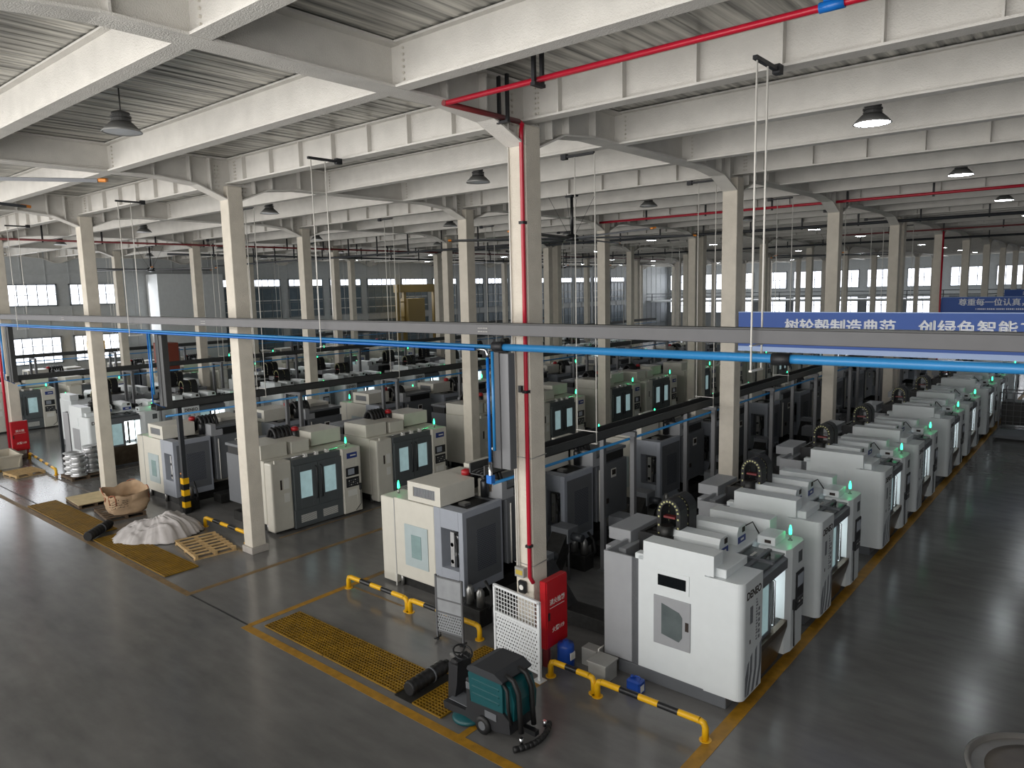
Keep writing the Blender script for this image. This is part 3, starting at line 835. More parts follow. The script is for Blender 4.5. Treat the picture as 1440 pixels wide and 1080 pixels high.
    mb.tube([(1.6, 2.5, 2.36), (1.8, 2.6, 2.5), (1.95, 2.5, 2.36), (2.1, 2.3, 2.3)], .014, 'black', 6)
    mb.build('spindle_motor', t)
    mb = MB(); mb.box(.84, 2.1, 2.72, 3.1, 2.26, 2.56, 'white', .01); mb.build('far_cover', t)
    mb = MB(); mb.box(.7, 2.0, 2.8, 3.12, .26, 2.28, 'white', .01); mb.build('far_shell', t)
    # glazed roof over the work area
    mb = MB(); mb.box(1.98, 2.62, .84, 2.1, 2.16, 2.19, 'dimglass'); g = mb.build('roof_window', t)
    mb = MB(); mb.box(1.95, 2.0, .84, 2.1, 2.16, 2.24, 'white'); mb.box(2.3, 2.38, .84, 2.1, 2.17, 2.22, 'mgrey'); mb.box(1.98, 2.66, 1.4, 1.48, 2.18, 2.23, 'mgrey')
    mb.box(2.05, 2.1, 1.0, 1.2, 2.19, 2.195, 'label'); mb.box(2.15, 2.2, 1.6, 1.85, 2.19, 2.195, 'label'); mb.tube([(2.45, 1.5, 2.2), (2.5, 1.65, 2.3), (2.45, 1.8, 2.2)], .02, 'black', 6); mb.build('roof_frame', g)
    # interior, doors, apron
    mb = MB(); mb.box(1.95, 2.0, .84, 2.1, .9, 2.16, 'lgrey'); mb.box(2.0, 2.6, .84, 2.1, .86, .9, 'steel'); mb.build('work_chamber', t)
    mb = MB(); mb.box(2.02, 2.06, 1.55, 2.08, 1.0, 2.05, 'glowhot'); mb.build('work_light', t)
    mb = MB(); mb.prism([(2.5, 2.18), (2.68, 2.1), (2.68, 1.92), (2.5, 1.98)], 'y', .84, 2.1, 'mgrey'); mb.build('door_hood', t)
    mb = MB(); mb.box(2.58, 2.62, .84, 1.46, .88, 1.98, 'steel') if False else mb.box(2.58, 2.63, .84, .9, .88, 1.95, 'steel')
    mb.box(2.58, 2.63, 1.36, 1.46, .88, 1.95, 'mgrey'); mb.box(2.58, 2.63, .9, 1.36, .88, .96, 'mgrey'); mb.box(2.58, 2.63, .9, 1.36, 1.86, 1.95, 'mgrey')
    d = mb.build('sliding_door', t)
    mb = MB(); mb.box(2.6, 2.61, .9, 1.36, .95, 1.87, 'glow'); mb.build('window', d)
    mb = MB(); mb.tube([(2.63, 1.5, 1.0), (2.67, 1.5, 1.02), (2.67, 1.5, 1.86), (2.63, 1.5, 1.88)], .018, 'chrome', 8); mb.build('handle', d)
    mb = MB(); mb.box(2.58, 2.6, 1.58, 1.66, .95, 1.9, 'steel'); mb.build('fixed_window', t)
    mb = MB(); mb.prism([(2.42, .08), (2.52, .08), (2.7, .78), (2.7, .9), (2.5, .9)], 'y', .84, 2.1, 'stainless'); mb.build('apron', t)
    # control column
    mb = MB(); mb.prism([(2.12, 2.1), (2.64, 2.1), (2.7, 2.3), (2.7, 2.9), (2.62, 3.02), (2.12, 3.02)], 'z', .2, 2.24, 'white'); c = mb.build('control_cabinet', t)
    mb = MB(); mb.box(2.7, 2.73, 2.5, 2.88, .95, 1.7, 'keypad', .006); mb.box(2.73, 2.734, 2.54, 2.84, 1.4, 1.64, 'screen')
    for a in range(4):
        for b in range(3): mb.box(2.73, 2.736, 2.55 + a * .08, 2.59 + a * .08, 1.0 + b * .08, 1.03 + b * .08, 'label' if (a * b) % 2 else 'mgrey')
    mb.build('control_panel', c)
    mb = MB(); mb.box(2.68, 2.76, 2.36, 2.44, 1.0, 1.2, 'blackp', .012); mb.tube([(2.72, 2.4, 1.0), (2.73, 2.4, .5), (2.72, 2.44, .25)], .012, 'black', 6); mb.build('hand_control', c)
    mb = MB(); mb.box(2.7, 2.706, 2.62, 2.82, 1.86, 2.08, 'dgrey'); mb.build('name_plate', c)
    mb = MB(); mb.box(2.05, 2.4, 2.2, 2.75, 2.24, 2.4, 'white', .01); b = mb.build('fan_box', t)
    mb = MB(); mb.box(2.2, 2.32, 2.19, 2.2, 2.28, 2.34, 'ink'); mb.build('socket', b)
    mb = MB(); mb.tube([(2.5, 2.72, 2.24), (2.5, 2.72, 2.36)], .018, 'steel', 6); mb.lathe([(.05, 2.24), (.03, 2.26)], (2.5, 2.72, 0), 'steel', 8); k = mb.build('beacon', t)
    mb = MB(); mb.lathe([(.026, 2.36), (.03, 2.38), (.03, 2.45), (.01, 2.54)], (2.5, 2.72, 0), 'beacon', 10); mb.build('lamp', k)
    # side window and service door
    mb = MB(); mb.box(1.08, 1.74, -.012, 0, 1.84, 2.2, 'white', .003); w = mb.build('window_frame', s)
    mb = MB(); mb.box(1.14, 1.68, -.018, -.012, 1.92, 2.12, 'darkglass'); mb.build('window', w)
    mb = MB(); mb.box(1.06, 1.77, -.02, 0, .82, 1.72, 'lgrey', .004); d = mb.build('service_door', s)
    mb = MB(); mb.prism([(1.22, 1.03), (1.56, .96), (1.62, 1.05), (1.62, 1.42), (1.56, 1.5), (1.22, 1.6)], 'y', -.028, -.02, 'dimglass'); mb.build('window', d)
    mb = MB(); mb.box(1.68, 1.74, -.03, -.02, 1.2, 1.36, 'ink'); mb.build('handle', d)
    return t

lathe = make_lathe()
centre = make_centre()
lathe_far = merged(lathe, 'vertical_lathe'); centre_far = merged(centre, 'machining_centre')
firsts = {'l': True, 'c': True}
def row(kind, x, facing, ys, where, grp, extra=''):
    """facing +1: front looks toward +x"""
    n = 0
    for y in ys:
        src, far = (lathe, lathe_far) if kind == 'l' else (centre, centre_far)
        if kind == 'l':
            body = 'cream and grey lathe' if y < 30 else 'pale lathe'
            loc, rz = ((x, y, 0), 0) if facing < 0 else ((x, y + 3.22, 0), PI)
        else:
            body = 'white machining centre' if y < 30 else 'white machine'
            loc, rz = ((x, y, 0), 0) if facing > 0 else ((x, y + 3.15, 0), PI)
        lab = '%s, %s from the front in %s' % (body, ORD[n], where)
        if y < 24 and firsts[kind]:
            firsts[kind] = False; src.location = loc; src.rotation_euler = (0, 0, rz); src['label'] = lab; src['group'] = grp; src['category'] = 'machine'
        elif y < 24:
            dup(src, loc, rz, lab, grp)
        else:
            o = bpy.data.objects.new('vertical_lathe' if kind == 'l' else 'machining_centre', far); COL.objects.link(o)
            o.location = loc; o.rotation_euler = (0, 0, rz); tag(o, lab, 'machine', grp)
        n += 1
def ys(a, b, n): return [a + 9 * k + d for k in range(n) for d in (0, b)]
row('c', 1.2, 1, ys(.57, 3.95, 4) + [36.6], 'the wide-aisle row', 'white machining centres along the wide aisle')
row('l', -5.42, -1, ys(.72, 3.85, 6), 'the row behind the foremost column', 'lathes behind the foremost column')
row('l', -10.5, 1, ys(.88, 3.97, 6), 'the row behind the second column', 'lathes along the second column line')
row('l', -18.95, -1, ys(.6, 3.9, 6), 'the row right of the third column', 'lathes between the second and third column lines')
row('c', -26.65, 1, ys(.75, 3.9, 5), 'the row left of the third column', 'white machines left of the third column')
row('c', -29.3, -1, [y for y in ys(2.2, 3.3, 5)], 'the row beside the fourth column', 'white machines beside the fourth column line')
row('l', -37.5, 1, ys(.8, 3.9, 4), 'the row facing the fifth column', 'lathes by the fifth column line')
row('l', -46.3, -1, ys(.8, 3.9, 4), 'the window-wall row', 'lathes along the window wall')

# chip conveyors behind the machines
def make_conveyor():
    t = thing('chip_conveyor', '', 'conveyor')
    mb = MB(); mb.box(-.25, .25, 0, 1.5, .05, .35, 'oily', .01); mb.prism([(1.4, .05), (1.7, .05), (2.35, .95), (2.35, 1.25), (2.15, 1.25), (1.45, .35)], 'x', -.22, .22, 'oily'); mb.build('trough', t)
    mb = MB(); mb.box(-.26, .26, 2.1, 2.55, .95, 1.32, 'mgrey', .01); mb.build('discharge_head', t)
    mb = MB(); mb.lathe([(.1, 0), (.1, .3)], (.26, 2.3, 1.1), 'postdark', 10, True, 'x'); mb.build('motor', t)
    for x in (-.2, .2):
        mb = MB(); mb.tube([(x, 2.2, 1.0), (x, 2.2, 0)], .025, 'post', 6); mb.build('leg', t)
    return t
cv = make_conveyor(); first = True
CVS = [(-2.1, 1.2, PI, 'the row behind the foremost column'), (-15.7, 1.4, 0, 'the row between the second and third column lines'), (.72, -.2, 0, '')]
for n in range(6):
    y = (.72, 4.57)[n % 2] + 9 * (n // 2)
    for x, dy, rz, w in ((-1.95, .6, 0, 'the lathes behind the foremost column'), (-15.35, .9, 0, 'the lathes left of the second column')):
        lab = 'oily chip conveyor behind %s, %s from the front' % (w, ORD[n])
        loc = (x, y + dy, 0)
        if first: cv.location = loc; cv['label'] = lab; cv['group'] = 'chip conveyors'; first = False
        else: dup(cv, loc, rz, lab, 'chip conveyors')
    lab = 'dark chip conveyor at the back of the wide-aisle row, %s from the front' % ORD[n]
    dup(cv, (1.05, (1.75, 5.2)[n % 2] + 9 * (n // 2), 0), R(90), lab, 'chip conveyors')

cu_ = thing('coolant_pump', '', 'pump')
mb = MB(); mb.box(-.3, .3, -.2, .2, 0, .4, 'oily', .01); mb.build('tank', cu_)
for q in (-.15, .15):
    mb = MB(); mb.lathe([(.09, .4), (.09, .72), (.06, .76), (.05, .8)], (q, 0, 0), 'steel', 12); mb.build('motor', cu_)
mb = MB(); mb.tube([(.28, .1, .3), (.42, .1, .5), (.4, .05, .8), (.2, .1, .95)], .035, 'black', 8); mb.tube([(-.3, 0, .2), (-.45, -.1, .3), (-.5, -.1, .05)], .03, 'black', 8); mb.build('hose', cu_)
for q, (x, y, w) in enumerate(((-2.0, .42, 'behind the first lathe by the white fence'), (-2.0, 4.35, 'between the first two lathe backs'), (-2.0, 9.25, 'beside the second column of the front line'), (-15.55, .75, 'beside the striped bollard'), (-15.55, 5.0, 'in the alley beyond the striped bollard'))):
    lab = 'dark coolant pump unit on the floor %s' % w
    if q == 0: cu_.location = (x, y, 0); cu_['label'] = lab; cu_['group'] = 'coolant pump units'
    else: dup(cu_, (x, y, 0), 0, lab, 'coolant pump units')

# ------------------------------------------------------------------ banners
def banner(y, x0, x1, z0, z1, name_label):
    t = thing('banner', name_label, 'banner', (0, y, 0), 0, 'blue slogan banners')
    mb = MB(); mb.box(x0, x1, 0, .05, z0, z1, 'banner'); mb.build('board', t)
    mb = MB(); mb.box(x0, x1, -.004, 0, z0, z0 + .13, 'bannerstripe'); mb.box(x0, x1, -.004, 0, z1 - .02, z1, 'bannerstripe'); mb.build('stripe', t)
    return t
b1 = banner(8.7, .3, 10.0, 5.36, 6.42, 'long blue banner with white Chinese lettering behind the grey duct')
bold_text('树轮毂制造典范', .375, 'bannertext', b1, (1.54, -.012, 6.03), 1.02)
bold_text('创绿色智能工厂', .375, 'bannertext', b1, (4.66, -.012, 6.03), 1.08)
b2 = banner(36.72, .3, 10.0, 5.15, 6.155, 'smaller blue banner with white Chinese lettering beside the far red standpipe')
bold_text('尊重每一位认真，', .41, 'bannertext', b2, (1.14, -.012, 5.83), 1.0)
mb = MB()
for q in range(44): mb.box(1.98 + q * .087, 1.98 + q * .087 + (.06 if q % 5 else .03), -.006, 0, 5.45, 5.53, 'bannertext')
mb.build('small_print', b2)
b3 = banner(63.75, .3, 10.0, 5.2, 6.15, 'farthest blue banner, a sliver above the smaller banner')
text_mesh('lettering', '以', .4, 'bannertext', b3, (1.55, -.008, 5.8), bold=0)

# ------------------------------------------------------------------ floor markings
def strip(name, x0, x1, y0, y1, m, z=.004):
    return struct(MB().box(x0, x1, y0, y1, 0.0005, z, m).build(name))
strip('trim_1', 3.72, 3.95, -6, 62, 'line')
strip('trim_2', -5.9, 3.72, -2.9, -2.72, 'line')
strip('trim_3', -5.93, -5.77, -2.72, .55, 'line')
strip('trim_4', -5.93, -5.77, .55, 55, 'linebrown')
strip('trim_5', -26, -8.5, -2.82, -2.66, 'linebrown')
strip('trim_6', -8.66, -8.5, -2.66, 55, 'linebrown')
strip('trim_7', -10.42, -10.34, .9, 50, 'linebrown')
strip('trim_8', .52, .66, -2.72, -.5, 'line')
strip('trim_9', -5.77, -3.9, -.05, .02, 'linebrown')
strip('trim_10', -30, -20.7, -2.3, -2.26, 'joint')
strip('trim_11', -20.4, -5.2, -4.2, -4.17, 'joint') if False else None
strip('trim_12', -8.5, -5.9, -2.75, -2.71, 'joint')
strip('trim_13', -36, -20.2, -.55, -.48, 'paleline')
strip('trim_14', -19.6, -19.5, -.3, 50, 'paleline')
strip('trim_15', -23.55, -23.45, .4, 50, 'paleline')

# ------------------------------------------------------------------ gratings
def grating(x0, x1, y0, y1, lab, pitch=.07):
    t = thing('floor_grating', lab, 'grating', ((x0 + x1) / 2, (y0 + y1) / 2, 0), 0, 'yellow floor gratings')
    w, d = (x1 - x0) / 2, (y1 - y0) / 2
    mb = MB(); mb.box(-w, w, -d, d, .004, .008, 'trench_shade'); mb.build('trench', t)  # dark sheet on the floor slab, painting the shaded depth below the grid
    mb = MB(); n = int(2 * w / pitch); m = int(2 * d / pitch)
    for k in range(n + 1):
        x = -w + 2 * w * k / n; mb.box(x - .011, x + .011, -d, d, .01, .04, 'grating')
    for k in range(m + 1):
        y = -d + 2 * d * k / m; mb.box(-w, w, y - .011, y + .011, .01, .0395, 'grating')
    mb.build('grid', t)
grating(-5.5, -3.42, -2.55, -1.68, 'yellow plastic floor grating at the corner of the yellow line')
grating(-3.38, -1.22, -2.55, -1.68, 'yellow plastic floor grating ending at the open trench')
grating(-.72, -.02, -2.6, -1.55, 'yellow plastic floor grating left of the floor scrubber')
grating(-1.1, -.5, -1.5, -.3, 'yellow plastic floor grating between grey stand and white fence')
grating(-12.4, -10.12, -2.6, -1.72, 'yellow floor grating just in front of the wooden pallet by the column')
grating(-14.75, -12.44, -2.6, -1.72, 'yellow floor grating under the edge of the white sheeting')
grating(-17.6, -15.3, -2.6, -1.72, 'yellow floor grating beside the tan bulk bag')
grating(-20.5, -17.64, -2.6, -1.72, 'yellow floor grating in front of the plywood-topped pallet')
grating(-30.5, -27.4, -2.4, -1.5, 'yellow floor grating beside the pallet at the left edge')
# corrugated hose in the open trench
t = thing('trench', 'open dark trench section between the yellow gratings', 'trench')
MB().box(-1.2, -.76, -2.6, -1.4, .003, .012, 'trench_shade').build('trench_shade_sheet', t)  # flat dark sheet, trench depth painted as shade
mb = MB(); mb.box(-1.4, -.7, -1.42, -1.36, .0, .05, 'steel'); mb.box(-1.45, -.9, -.95, -.9, 0, .04, 'steel'); mb.build('edge_angle', t)
def hose(pts, r, lab):
    t = thing('corrugated_hose', lab, 'hose', (0, 0, 0), 0, 'black corrugated hoses')
    mb = MB(); P = [Vector(p) for p in pts]; a, b = P[0], P[1]; N = 22
    q = [a + (b - a) * k / N for k in range(N + 1)]
    mb.tube(q, [r * (1.06 if k % 3 else .9) for k in range(N + 1)], 'black', 14); mb.build('pipe', t)
    mb = MB(); d = (b - a).normalized(); mb.tube([b, b + d * .12], r * .8, 'oily', 12); mb.tube([a + (b - a) * .62, a + (b - a) * .66], r * 1.12, 'mgrey', 12); mb.build('collar', t)
hose([(-.93, -2.5, .165), (-.97, -1.6, .18)], .13, 'black corrugated hose lying in the open trench left of the floor scrubber')
hose([(-14.75, -2.75, .16), (-15.45, -1.9, .18)], .14, 'black corrugated hose beside the white plastic sheeting')

# ------------------------------------------------------------------ safety rails
def rail(x0, x1, y, lab, segs=6, z=.3, y1=None):
    y1 = y if y1 is None else y1
    t = thing('safety_rail', lab, 'rail', (0, 0, 0), 0, 'black and yellow guard rails')
    mb = MB(); r = .055
    for k in range(segs):
        a, b = x0 + .1 + (x1 - x0 - .2) * k / segs, x0 + .1 + (x1 - x0 - .2) * (k + 1) / segs
        ya, yb = y + (y1 - y) * k / segs, y + (y1 - y) * (k + 1) / segs
        mb.tube([(a, ya, z), (b, yb, z)], r, 'yellow' if k % 2 == 0 else 'blackp', 12, False)
    mb.build('bar', t)
    for x, s, yy in ((x0, 1, y), (x1, -1, y1)):
        mb = MB(); mb.tube([(x + s * .1, yy, z), (x + s * .03, yy, z - .02), (x, yy, z - .09), (x, yy, .0)], r, 'yellow', 12); mb.lathe([(.1, 0), (.1, .012)], (x, yy, 0), 'yellow', 12); mb.build('leg', t)
rail(-5.75, -3.62, -.12, 'black and yellow rail at the outer corner of the lathe behind the column', 5)
rail(-3.52, -1.4, -.12, 'black and yellow rail passing behind the grey rolling stand', 5)
rail(.62, 1.58, -.36, 'short black and yellow rail between white fence and grey metal box', 3)
rail(1.68, 3.72, -.4, 'black and yellow rail ending at the wide aisle, by the first white machine', 5)
rail(-13.25, -10.8, .1, 'black and yellow rail behind the wooden pallet, ending at the column', 5)
rail(-29.3, -24.8, .1, 'long yellow and dark rail beside the pale plastic tub', 9, .25, -.3)

# ------------------------------------------------------------------ fence, stand, hydrant and small things at the foremost column
L = 1.25
t = thing('mesh_fence', 'white fence panel of wire mesh over perforated sheet, standing by the foremost column', 'fence', (-.65, -.48, 0), math.atan2(-.14, 1.24))
mb = MB(); mb.box(0, .05, -.025, .025, 0, 1.52, 'fence'); mb.box(L - .06, L, -.025, .025, 0, 1.52, 'fence'); mb.box(0, L, -.025, .025, 1.48, 1.53, 'fence'); mb.box(.05, L - .06, -.02, .02, .95, 1.0, 'fence'); mb.box(.05, L - .06, -.02, .02, .12, .17, 'fence'); mb.build('frame', t)
mb = MB(); mb.box(.05, L - .06, -.006, .006, .16, .96, 'perfwhite'); mb.build('perforated_sheet', t)
mb = MB()
for k in range(1, 14): mb.box(.05 + k * .081 - .006, .05 + k * .081 + .006, -.005, .005, 1.0, 1.48, 'fence')
for k in range(1, 6): mb.box(.05, L - .06, -.005, .005, 1.0 + k * .08 - .006, 1.0 + k * .08 + .006, 'fence')
mb.build('wire_mesh', t)
mb = MB(); mb.box(L - .14, L + .06, -.1, .1, 0, .012, 'fence'); mb.box(-.06, .12, -.1, .1, 0, .012, 'fence'); mb.build('foot', t)

t = thing('rolling_stand', 'grey metal stand with perforated lower panel, in front of the first lathe', 'stand', (-2.09, -.65, 0), math.atan2(.08, .66))
mb = MB()
for x in (0, .66): mb.box(x - .02, x + .02, -.02, .02, .07, 1.42 if x == 0 else 1.4, 'post')
for x in (.05, .6): mb.tube([(x, .03, .07), (x, .03, 1.4)], .014, 'chrome', 6)
for z in (.2, .62, .9, 1.36): mb.box(0, .66, -.015, .015, z, z + .03, 'post')
mb.build('frame', t)
mb = MB(); mb.box(.02, .64, -.006, .006, .65, 1.36, 'meshy'); mb.build('sheet', t)
mb = MB(); mb.box(.02, .64, -.006, .006, .22, .62, 'perfgrey'); mb.build('perforated_sheet', t)
for x in (0, .66):
    mb = MB(); mb.lathe([(.035, -.015), (.035, .015)], (x, 0, .035), 'black', 12, True, 'y'); mb.box(x - .02, x + .02, -.1, .1, .05, .075, 'blackp'); mb.build('caster', t)

def hydrant(loc, lab, two):
    t = thing('hydrant_cabinet', lab, 'cabinet', loc, 0, 'red fire hydrant cabinets')
    mb = MB(); mb.box(0, .14, -.32, .36, .38, 1.72, 'red', .01); mb.build('body', t)
    mb = MB(); mb.box(.14, .16, -.3, .34, .4, 1.7, 'red', .006); d = mb.build('door', t)
    text_mesh('lettering', '消火栓箱' if two else '消火栓', .12, 'label', d, (.16, .02, 1.28), (R(90), 0, R(90)), .002, .002, 'CENTER')
    mb = MB(); mb.box(.16, .163, -.22, .24, 1.17, 1.18, 'label'); mb.build('underline', d)
    text_mesh('lettering', '火警119', .11, 'label', d, (.16, .04, .72), (R(90), 0, R(90)), .002, .002, 'CENTER')
    mb = MB(); mb.box(.16, .175, -.27, -.23, .95, 1.1, 'blackp'); mb.build('latch', d)
    mb = MB(); mb.box(.0, .14, -.26, -.2, 0, .38, 'darkred'); mb.box(0, .14, .24, .3, 0, .38, 'darkred'); mb.build('leg', t)
hydrant((.275, .1, 0), 'red hydrant cabinet beside the foremost column, behind the round blue canister', True)
hydrant((-29.725, -.12, 0), 'red hydrant cabinet at the column near the left edge', False)
# left-edge red pipes
mb = MB(); mb.tube([(-29.98, -.42, 9.7), (-29.98, -.42, .0)], .045, 'redpipe', 10); mb.tube([(-30.15, -.42, 6.0), (-30.15, -.42, .0)], .03, 'redpipe', 10)
tag(mb.build('fire_pipe'), 'red standpipe down the column near the left edge', 'pipe')

mb = MB(); mb.box(-.16, .06, -.42, -.31, 1.78, 1.97, 'boxgrey', .006); o = tag(mb.build('socket_box'), 'pale metal switch box fixed on the foremost column', 'box')
MB().box(-.13, .03, -.425, -.42, 1.83, 1.92, 'ylabel').build('label_plate', o)
mb = MB(); mb.box(-.12, .07, -.4, -.31, 1.45, 1.7, 'blackp', .03); o = tag(mb.build('alarm_sounder'), 'black alarm device fixed on the foremost column below the switch box', 'alarm')
MB().lathe([(.05, -.406), (.05, -.4)], (-.02, 0, 1.58), 'label', 14, True, 'y').build('speaker', o)
t = thing('cable_bundle', 'pale cable bundle strapped down the face of the foremost column', 'cable')
mb = MB(); mb.tube([(-.17, -.33, 10.0), (-.16, -.34, 7.0), (-.17, -.34, 4.0), (-.14, -.34, 1.97)], .014, 'rod', 6); mb.tube([(-.11, -.33, 6.3), (-.12, -.34, 4.2), (-.1, -.34, 1.97)], .012, 'rod', 6); mb.build('cable', t)
for z in (4.08, 2.02):
    mb = MB(); mb.tube([(-.23, -.32, z), (.23, -.32, z), (.23, .12, z + .02)], .008, 'boxgrey', 6); mb.build('strap', t)
mb = MB(); mb.box(-.02, .05, -.37, -.31, 5.3, 5.42, 'clip'); mb.build('junction_box', t)
mb = MB(); mb.tube([(-.75, -.3, 4.15), (-.3, -.34, 4.1), (-.2, -.34, 4.05)], .025, 'rod', 6); mb.build('conduit', t)

mb = MB(); mb.lathe([(.15, 0), (.165, .02), (.165, .4), (.15, .46), (.06, .48), (.05, .52)], (.62, .12, 0), 'canblue', 20); o = tag(mb.build('blue_canister'), 'round blue canister on the floor in front of the red hydrant cabinet', 'canister')
MB().box(.77, .79, .05, .19, .18, .32, 'label').build('sticker', o)
mb = MB(); mb.box(2.0, 2.28, .02, .24, 0, .26, 'canblue', .03); mb.lathe([(.03, .26), (.03, .3)], (2.07, .13, 0), 'canblue', 10); mb.tube([(2.12, .13, .27), (2.14, .13, .31), (2.22, .13, .31), (2.24, .13, .27)], .014, 'canblue', 6); o = tag(mb.build('blue_jerrycan'), 'small square blue jerrycan behind the guard rail by the first white machine', 'canister')
MB().box(2.28, 2.283, .06, .18, .06, .18, 'label').build('sticker', o)
mb = MB(); mb.box(1.22, 1.6, -.02, .38, 0, .33, 'boxgrey', .01); o = tag(mb.build('metal_box'), 'light grey metal box with lid on the floor behind the guard rail', 'box')
MB().box(1.2, 1.62, -.04, .4, .33, .37, 'boxgrey', .008).build('lid', o)
mb = MB(); mb.box(.82, 1.16, .35, .6, 0, .35, 'boxgrey', .01); mb.tube([(1.18, .4, 0), (1.18, .4, .4), (1.18, .58, .4)], .014, 'rod', 6); tag(mb.build('metal_bin'), 'low pale metal bin behind the blue canister', 'bin')

# striped bollard post carrying the second tray
mb = MB(); x, y = -15.15, .45
for k in range(6): mb.box(x - .1, x + .1, y - .1, y + .1, k * .2, (k + 1) * .2, 'yellow' if k % 2 == 1 else 'blackp')
t = tag(mb.build('striped_bollard'), 'square post with yellow and black bands near the tan bulk bag', 'bollard')
MB().box(x - .07, x + .07, y - .07, y + .07, 1.2, 3.7, 'postdark').build('post', t)
MB().sphere((x - .16, y, 1.32), .05, 'fantip').build('warning_light', t)
mb = MB(); mb.box(-28.4, -28.28, 1.1, 1.22, 0, 3.5, 'postdark'); tag(mb.build('dark_post'), 'dark post standing behind the left red hydrant cabinet', 'post')

# ------------------------------------------------------------------ pallets, bag, sheeting, tub, hubs
def pallet(cx, cy, rz, w, d, m, lab):
    t = thing('wooden_pallet', lab, 'pallet', (cx, cy, 0), rz, 'wooden pallets')
    n = 7
    mb = MB()
    for k in range(n):
        x = -w / 2 + (w - .1) * k / (n - 1); mb.box(x, x + .095, -d / 2, d / 2, .115, .137, m, .002)
    mb.build('deck_board', t)
    mb = MB()
    for y in (-d / 2 + .02, -.03, d / 2 - .09): mb.box(-w / 2, w / 2 + .01, y, y + .08, .022, .114, m)
    mb.build('stringer', t)
    mb = MB()
    for x in (-w / 2, -.06, w / 2 - .1): mb.box(x, x + .11, -d / 2, d / 2, 0, .022, m)
    mb.build('bottom_board', t)
    return t
pallet(-11.42, -.85, R(-9), 1.75, 1.15, 'wood', 'bare wooden pallet beside the second column')
pallet(-19.3, -1.05, R(-4), 1.5, 1.1, 'wooddark', 'wooden pallet under the plywood sheet near the third column')
pallet(-17.0, -.95, R(-8), 1.7, 1.2, 'wooddark', 'dark wooden pallet under the tan bulk bag')
pallet(-26.15, -1.05, R(6), 1.25, 1.1, 'wood', 'wooden pallet with open slats by the pale tub')
pallet(-23.6, .28, 0, 1.2, 1.25, 'wooddark', 'small pallet under the stack of aluminium wheel hubs')
tag(MB().box(-.75, .75, -.55, .55, .138, .16, 'ply', .003).build('plywood_sheet', None, (-19.3, -1.05, 0), R(-4)), 'pale plywood sheet lying on a pallet near the third column', 'plywood')

# tan bulk bag: slumped open square bag
def bagf(u, v):
    a = 2 * PI * u
    c, s_ = math.cos(a), math.sin(a)
    sq = (abs(c) ** 4 + abs(s_) ** 4) ** -.25
    r = (.62 + .1 * math.sin(PI * min(1, .1 + v * .6)) + .05 * v) * sq
    w = noise.noise(Vector((c * 2.2, s_ * 2.2, v * 2.6))); w2 = noise.noise(Vector((c * 6, s_ * 6, v * 7 + 4)))
    r *= 1 + .1 * w + .06 * w2 + .03 * abs(noise.noise(Vector((c * 11, s_ * 11, v * 3))))
    h = .58 + .1 * noise.noise(Vector((c * 2.1, s_ * 2.1, 9))) - .07 * math.cos(a - 5.6)
    return Vector((r * c * .84, r * s_ * .8, .14 + h * 1.22 * v))
t = thing('bulk_bag', 'open tan woven bulk bag with dark print slumped on a pallet', 'bag', (-16.75, -.8, 0), R(-6))
mb = MB(); mb.grid(40, 14, bagf, 'bag')
def bagin(u, v):
    p = bagf(u, 1 - v * .55); q = p.copy(); q.x *= .985 - .12 * v; q.y *= .985 - .12 * v; return q
mb.grid(40, 6, bagin, 'bag')
mb.lathe([(.55, .14), (.5, .5)], (0, 0, 0), 'bag', 20)
mb.build('sack', t)
for a in (4.0, 5.15, 2.4, 1.0):
    P_ = [bagf((a + da) / (2 * PI), vv) for da, vv in ((0, .5), (0, .8), (.04, 1.0))]
    Q_ = [bagf((a + da) / (2 * PI), vv) for da, vv in ((.36, 1.0), (.42, .8), (.42, .5))]
    mid = (P_[-1] + Q_[0]) / 2 * 1.02 + Vector((0, 0, .02))
    mb = MB()
    pts_ = [p_ * 1.015 for p_ in P_] + [mid] + [q_ * 1.015 for q_ in Q_]
    mb.tube(pts_, .018, 'bagstrap', 6); mb.build('strap', t)
mb = MB()
for r_ in range(4):
    for c_ in range(20):
        u = (5.55 + (c_ - 10) * .055) / (2 * PI); v = .62 - r_ * .12 + .011 * c_
        if (r_ * 5 + c_ * 3) % 11 == 0 or (r_ in (0, 3) and c_ < 5): continue
        k_ = 1.012; du = .0052 if c_ % 3 else .0075; dv = .028 if (c_ + r_) % 4 else .05
        vs = [mb.bm.verts.new(Vector((w.x * k_, w.y * k_, w.z))) for w in (bagf(u, v), bagf(u + du, v + .002), bagf(u + du, v + dv), bagf(u, v + dv))]
        f = mb.bm.faces.new(vs); f.material_index = mb.mi('ink')
mb.build('print', t)

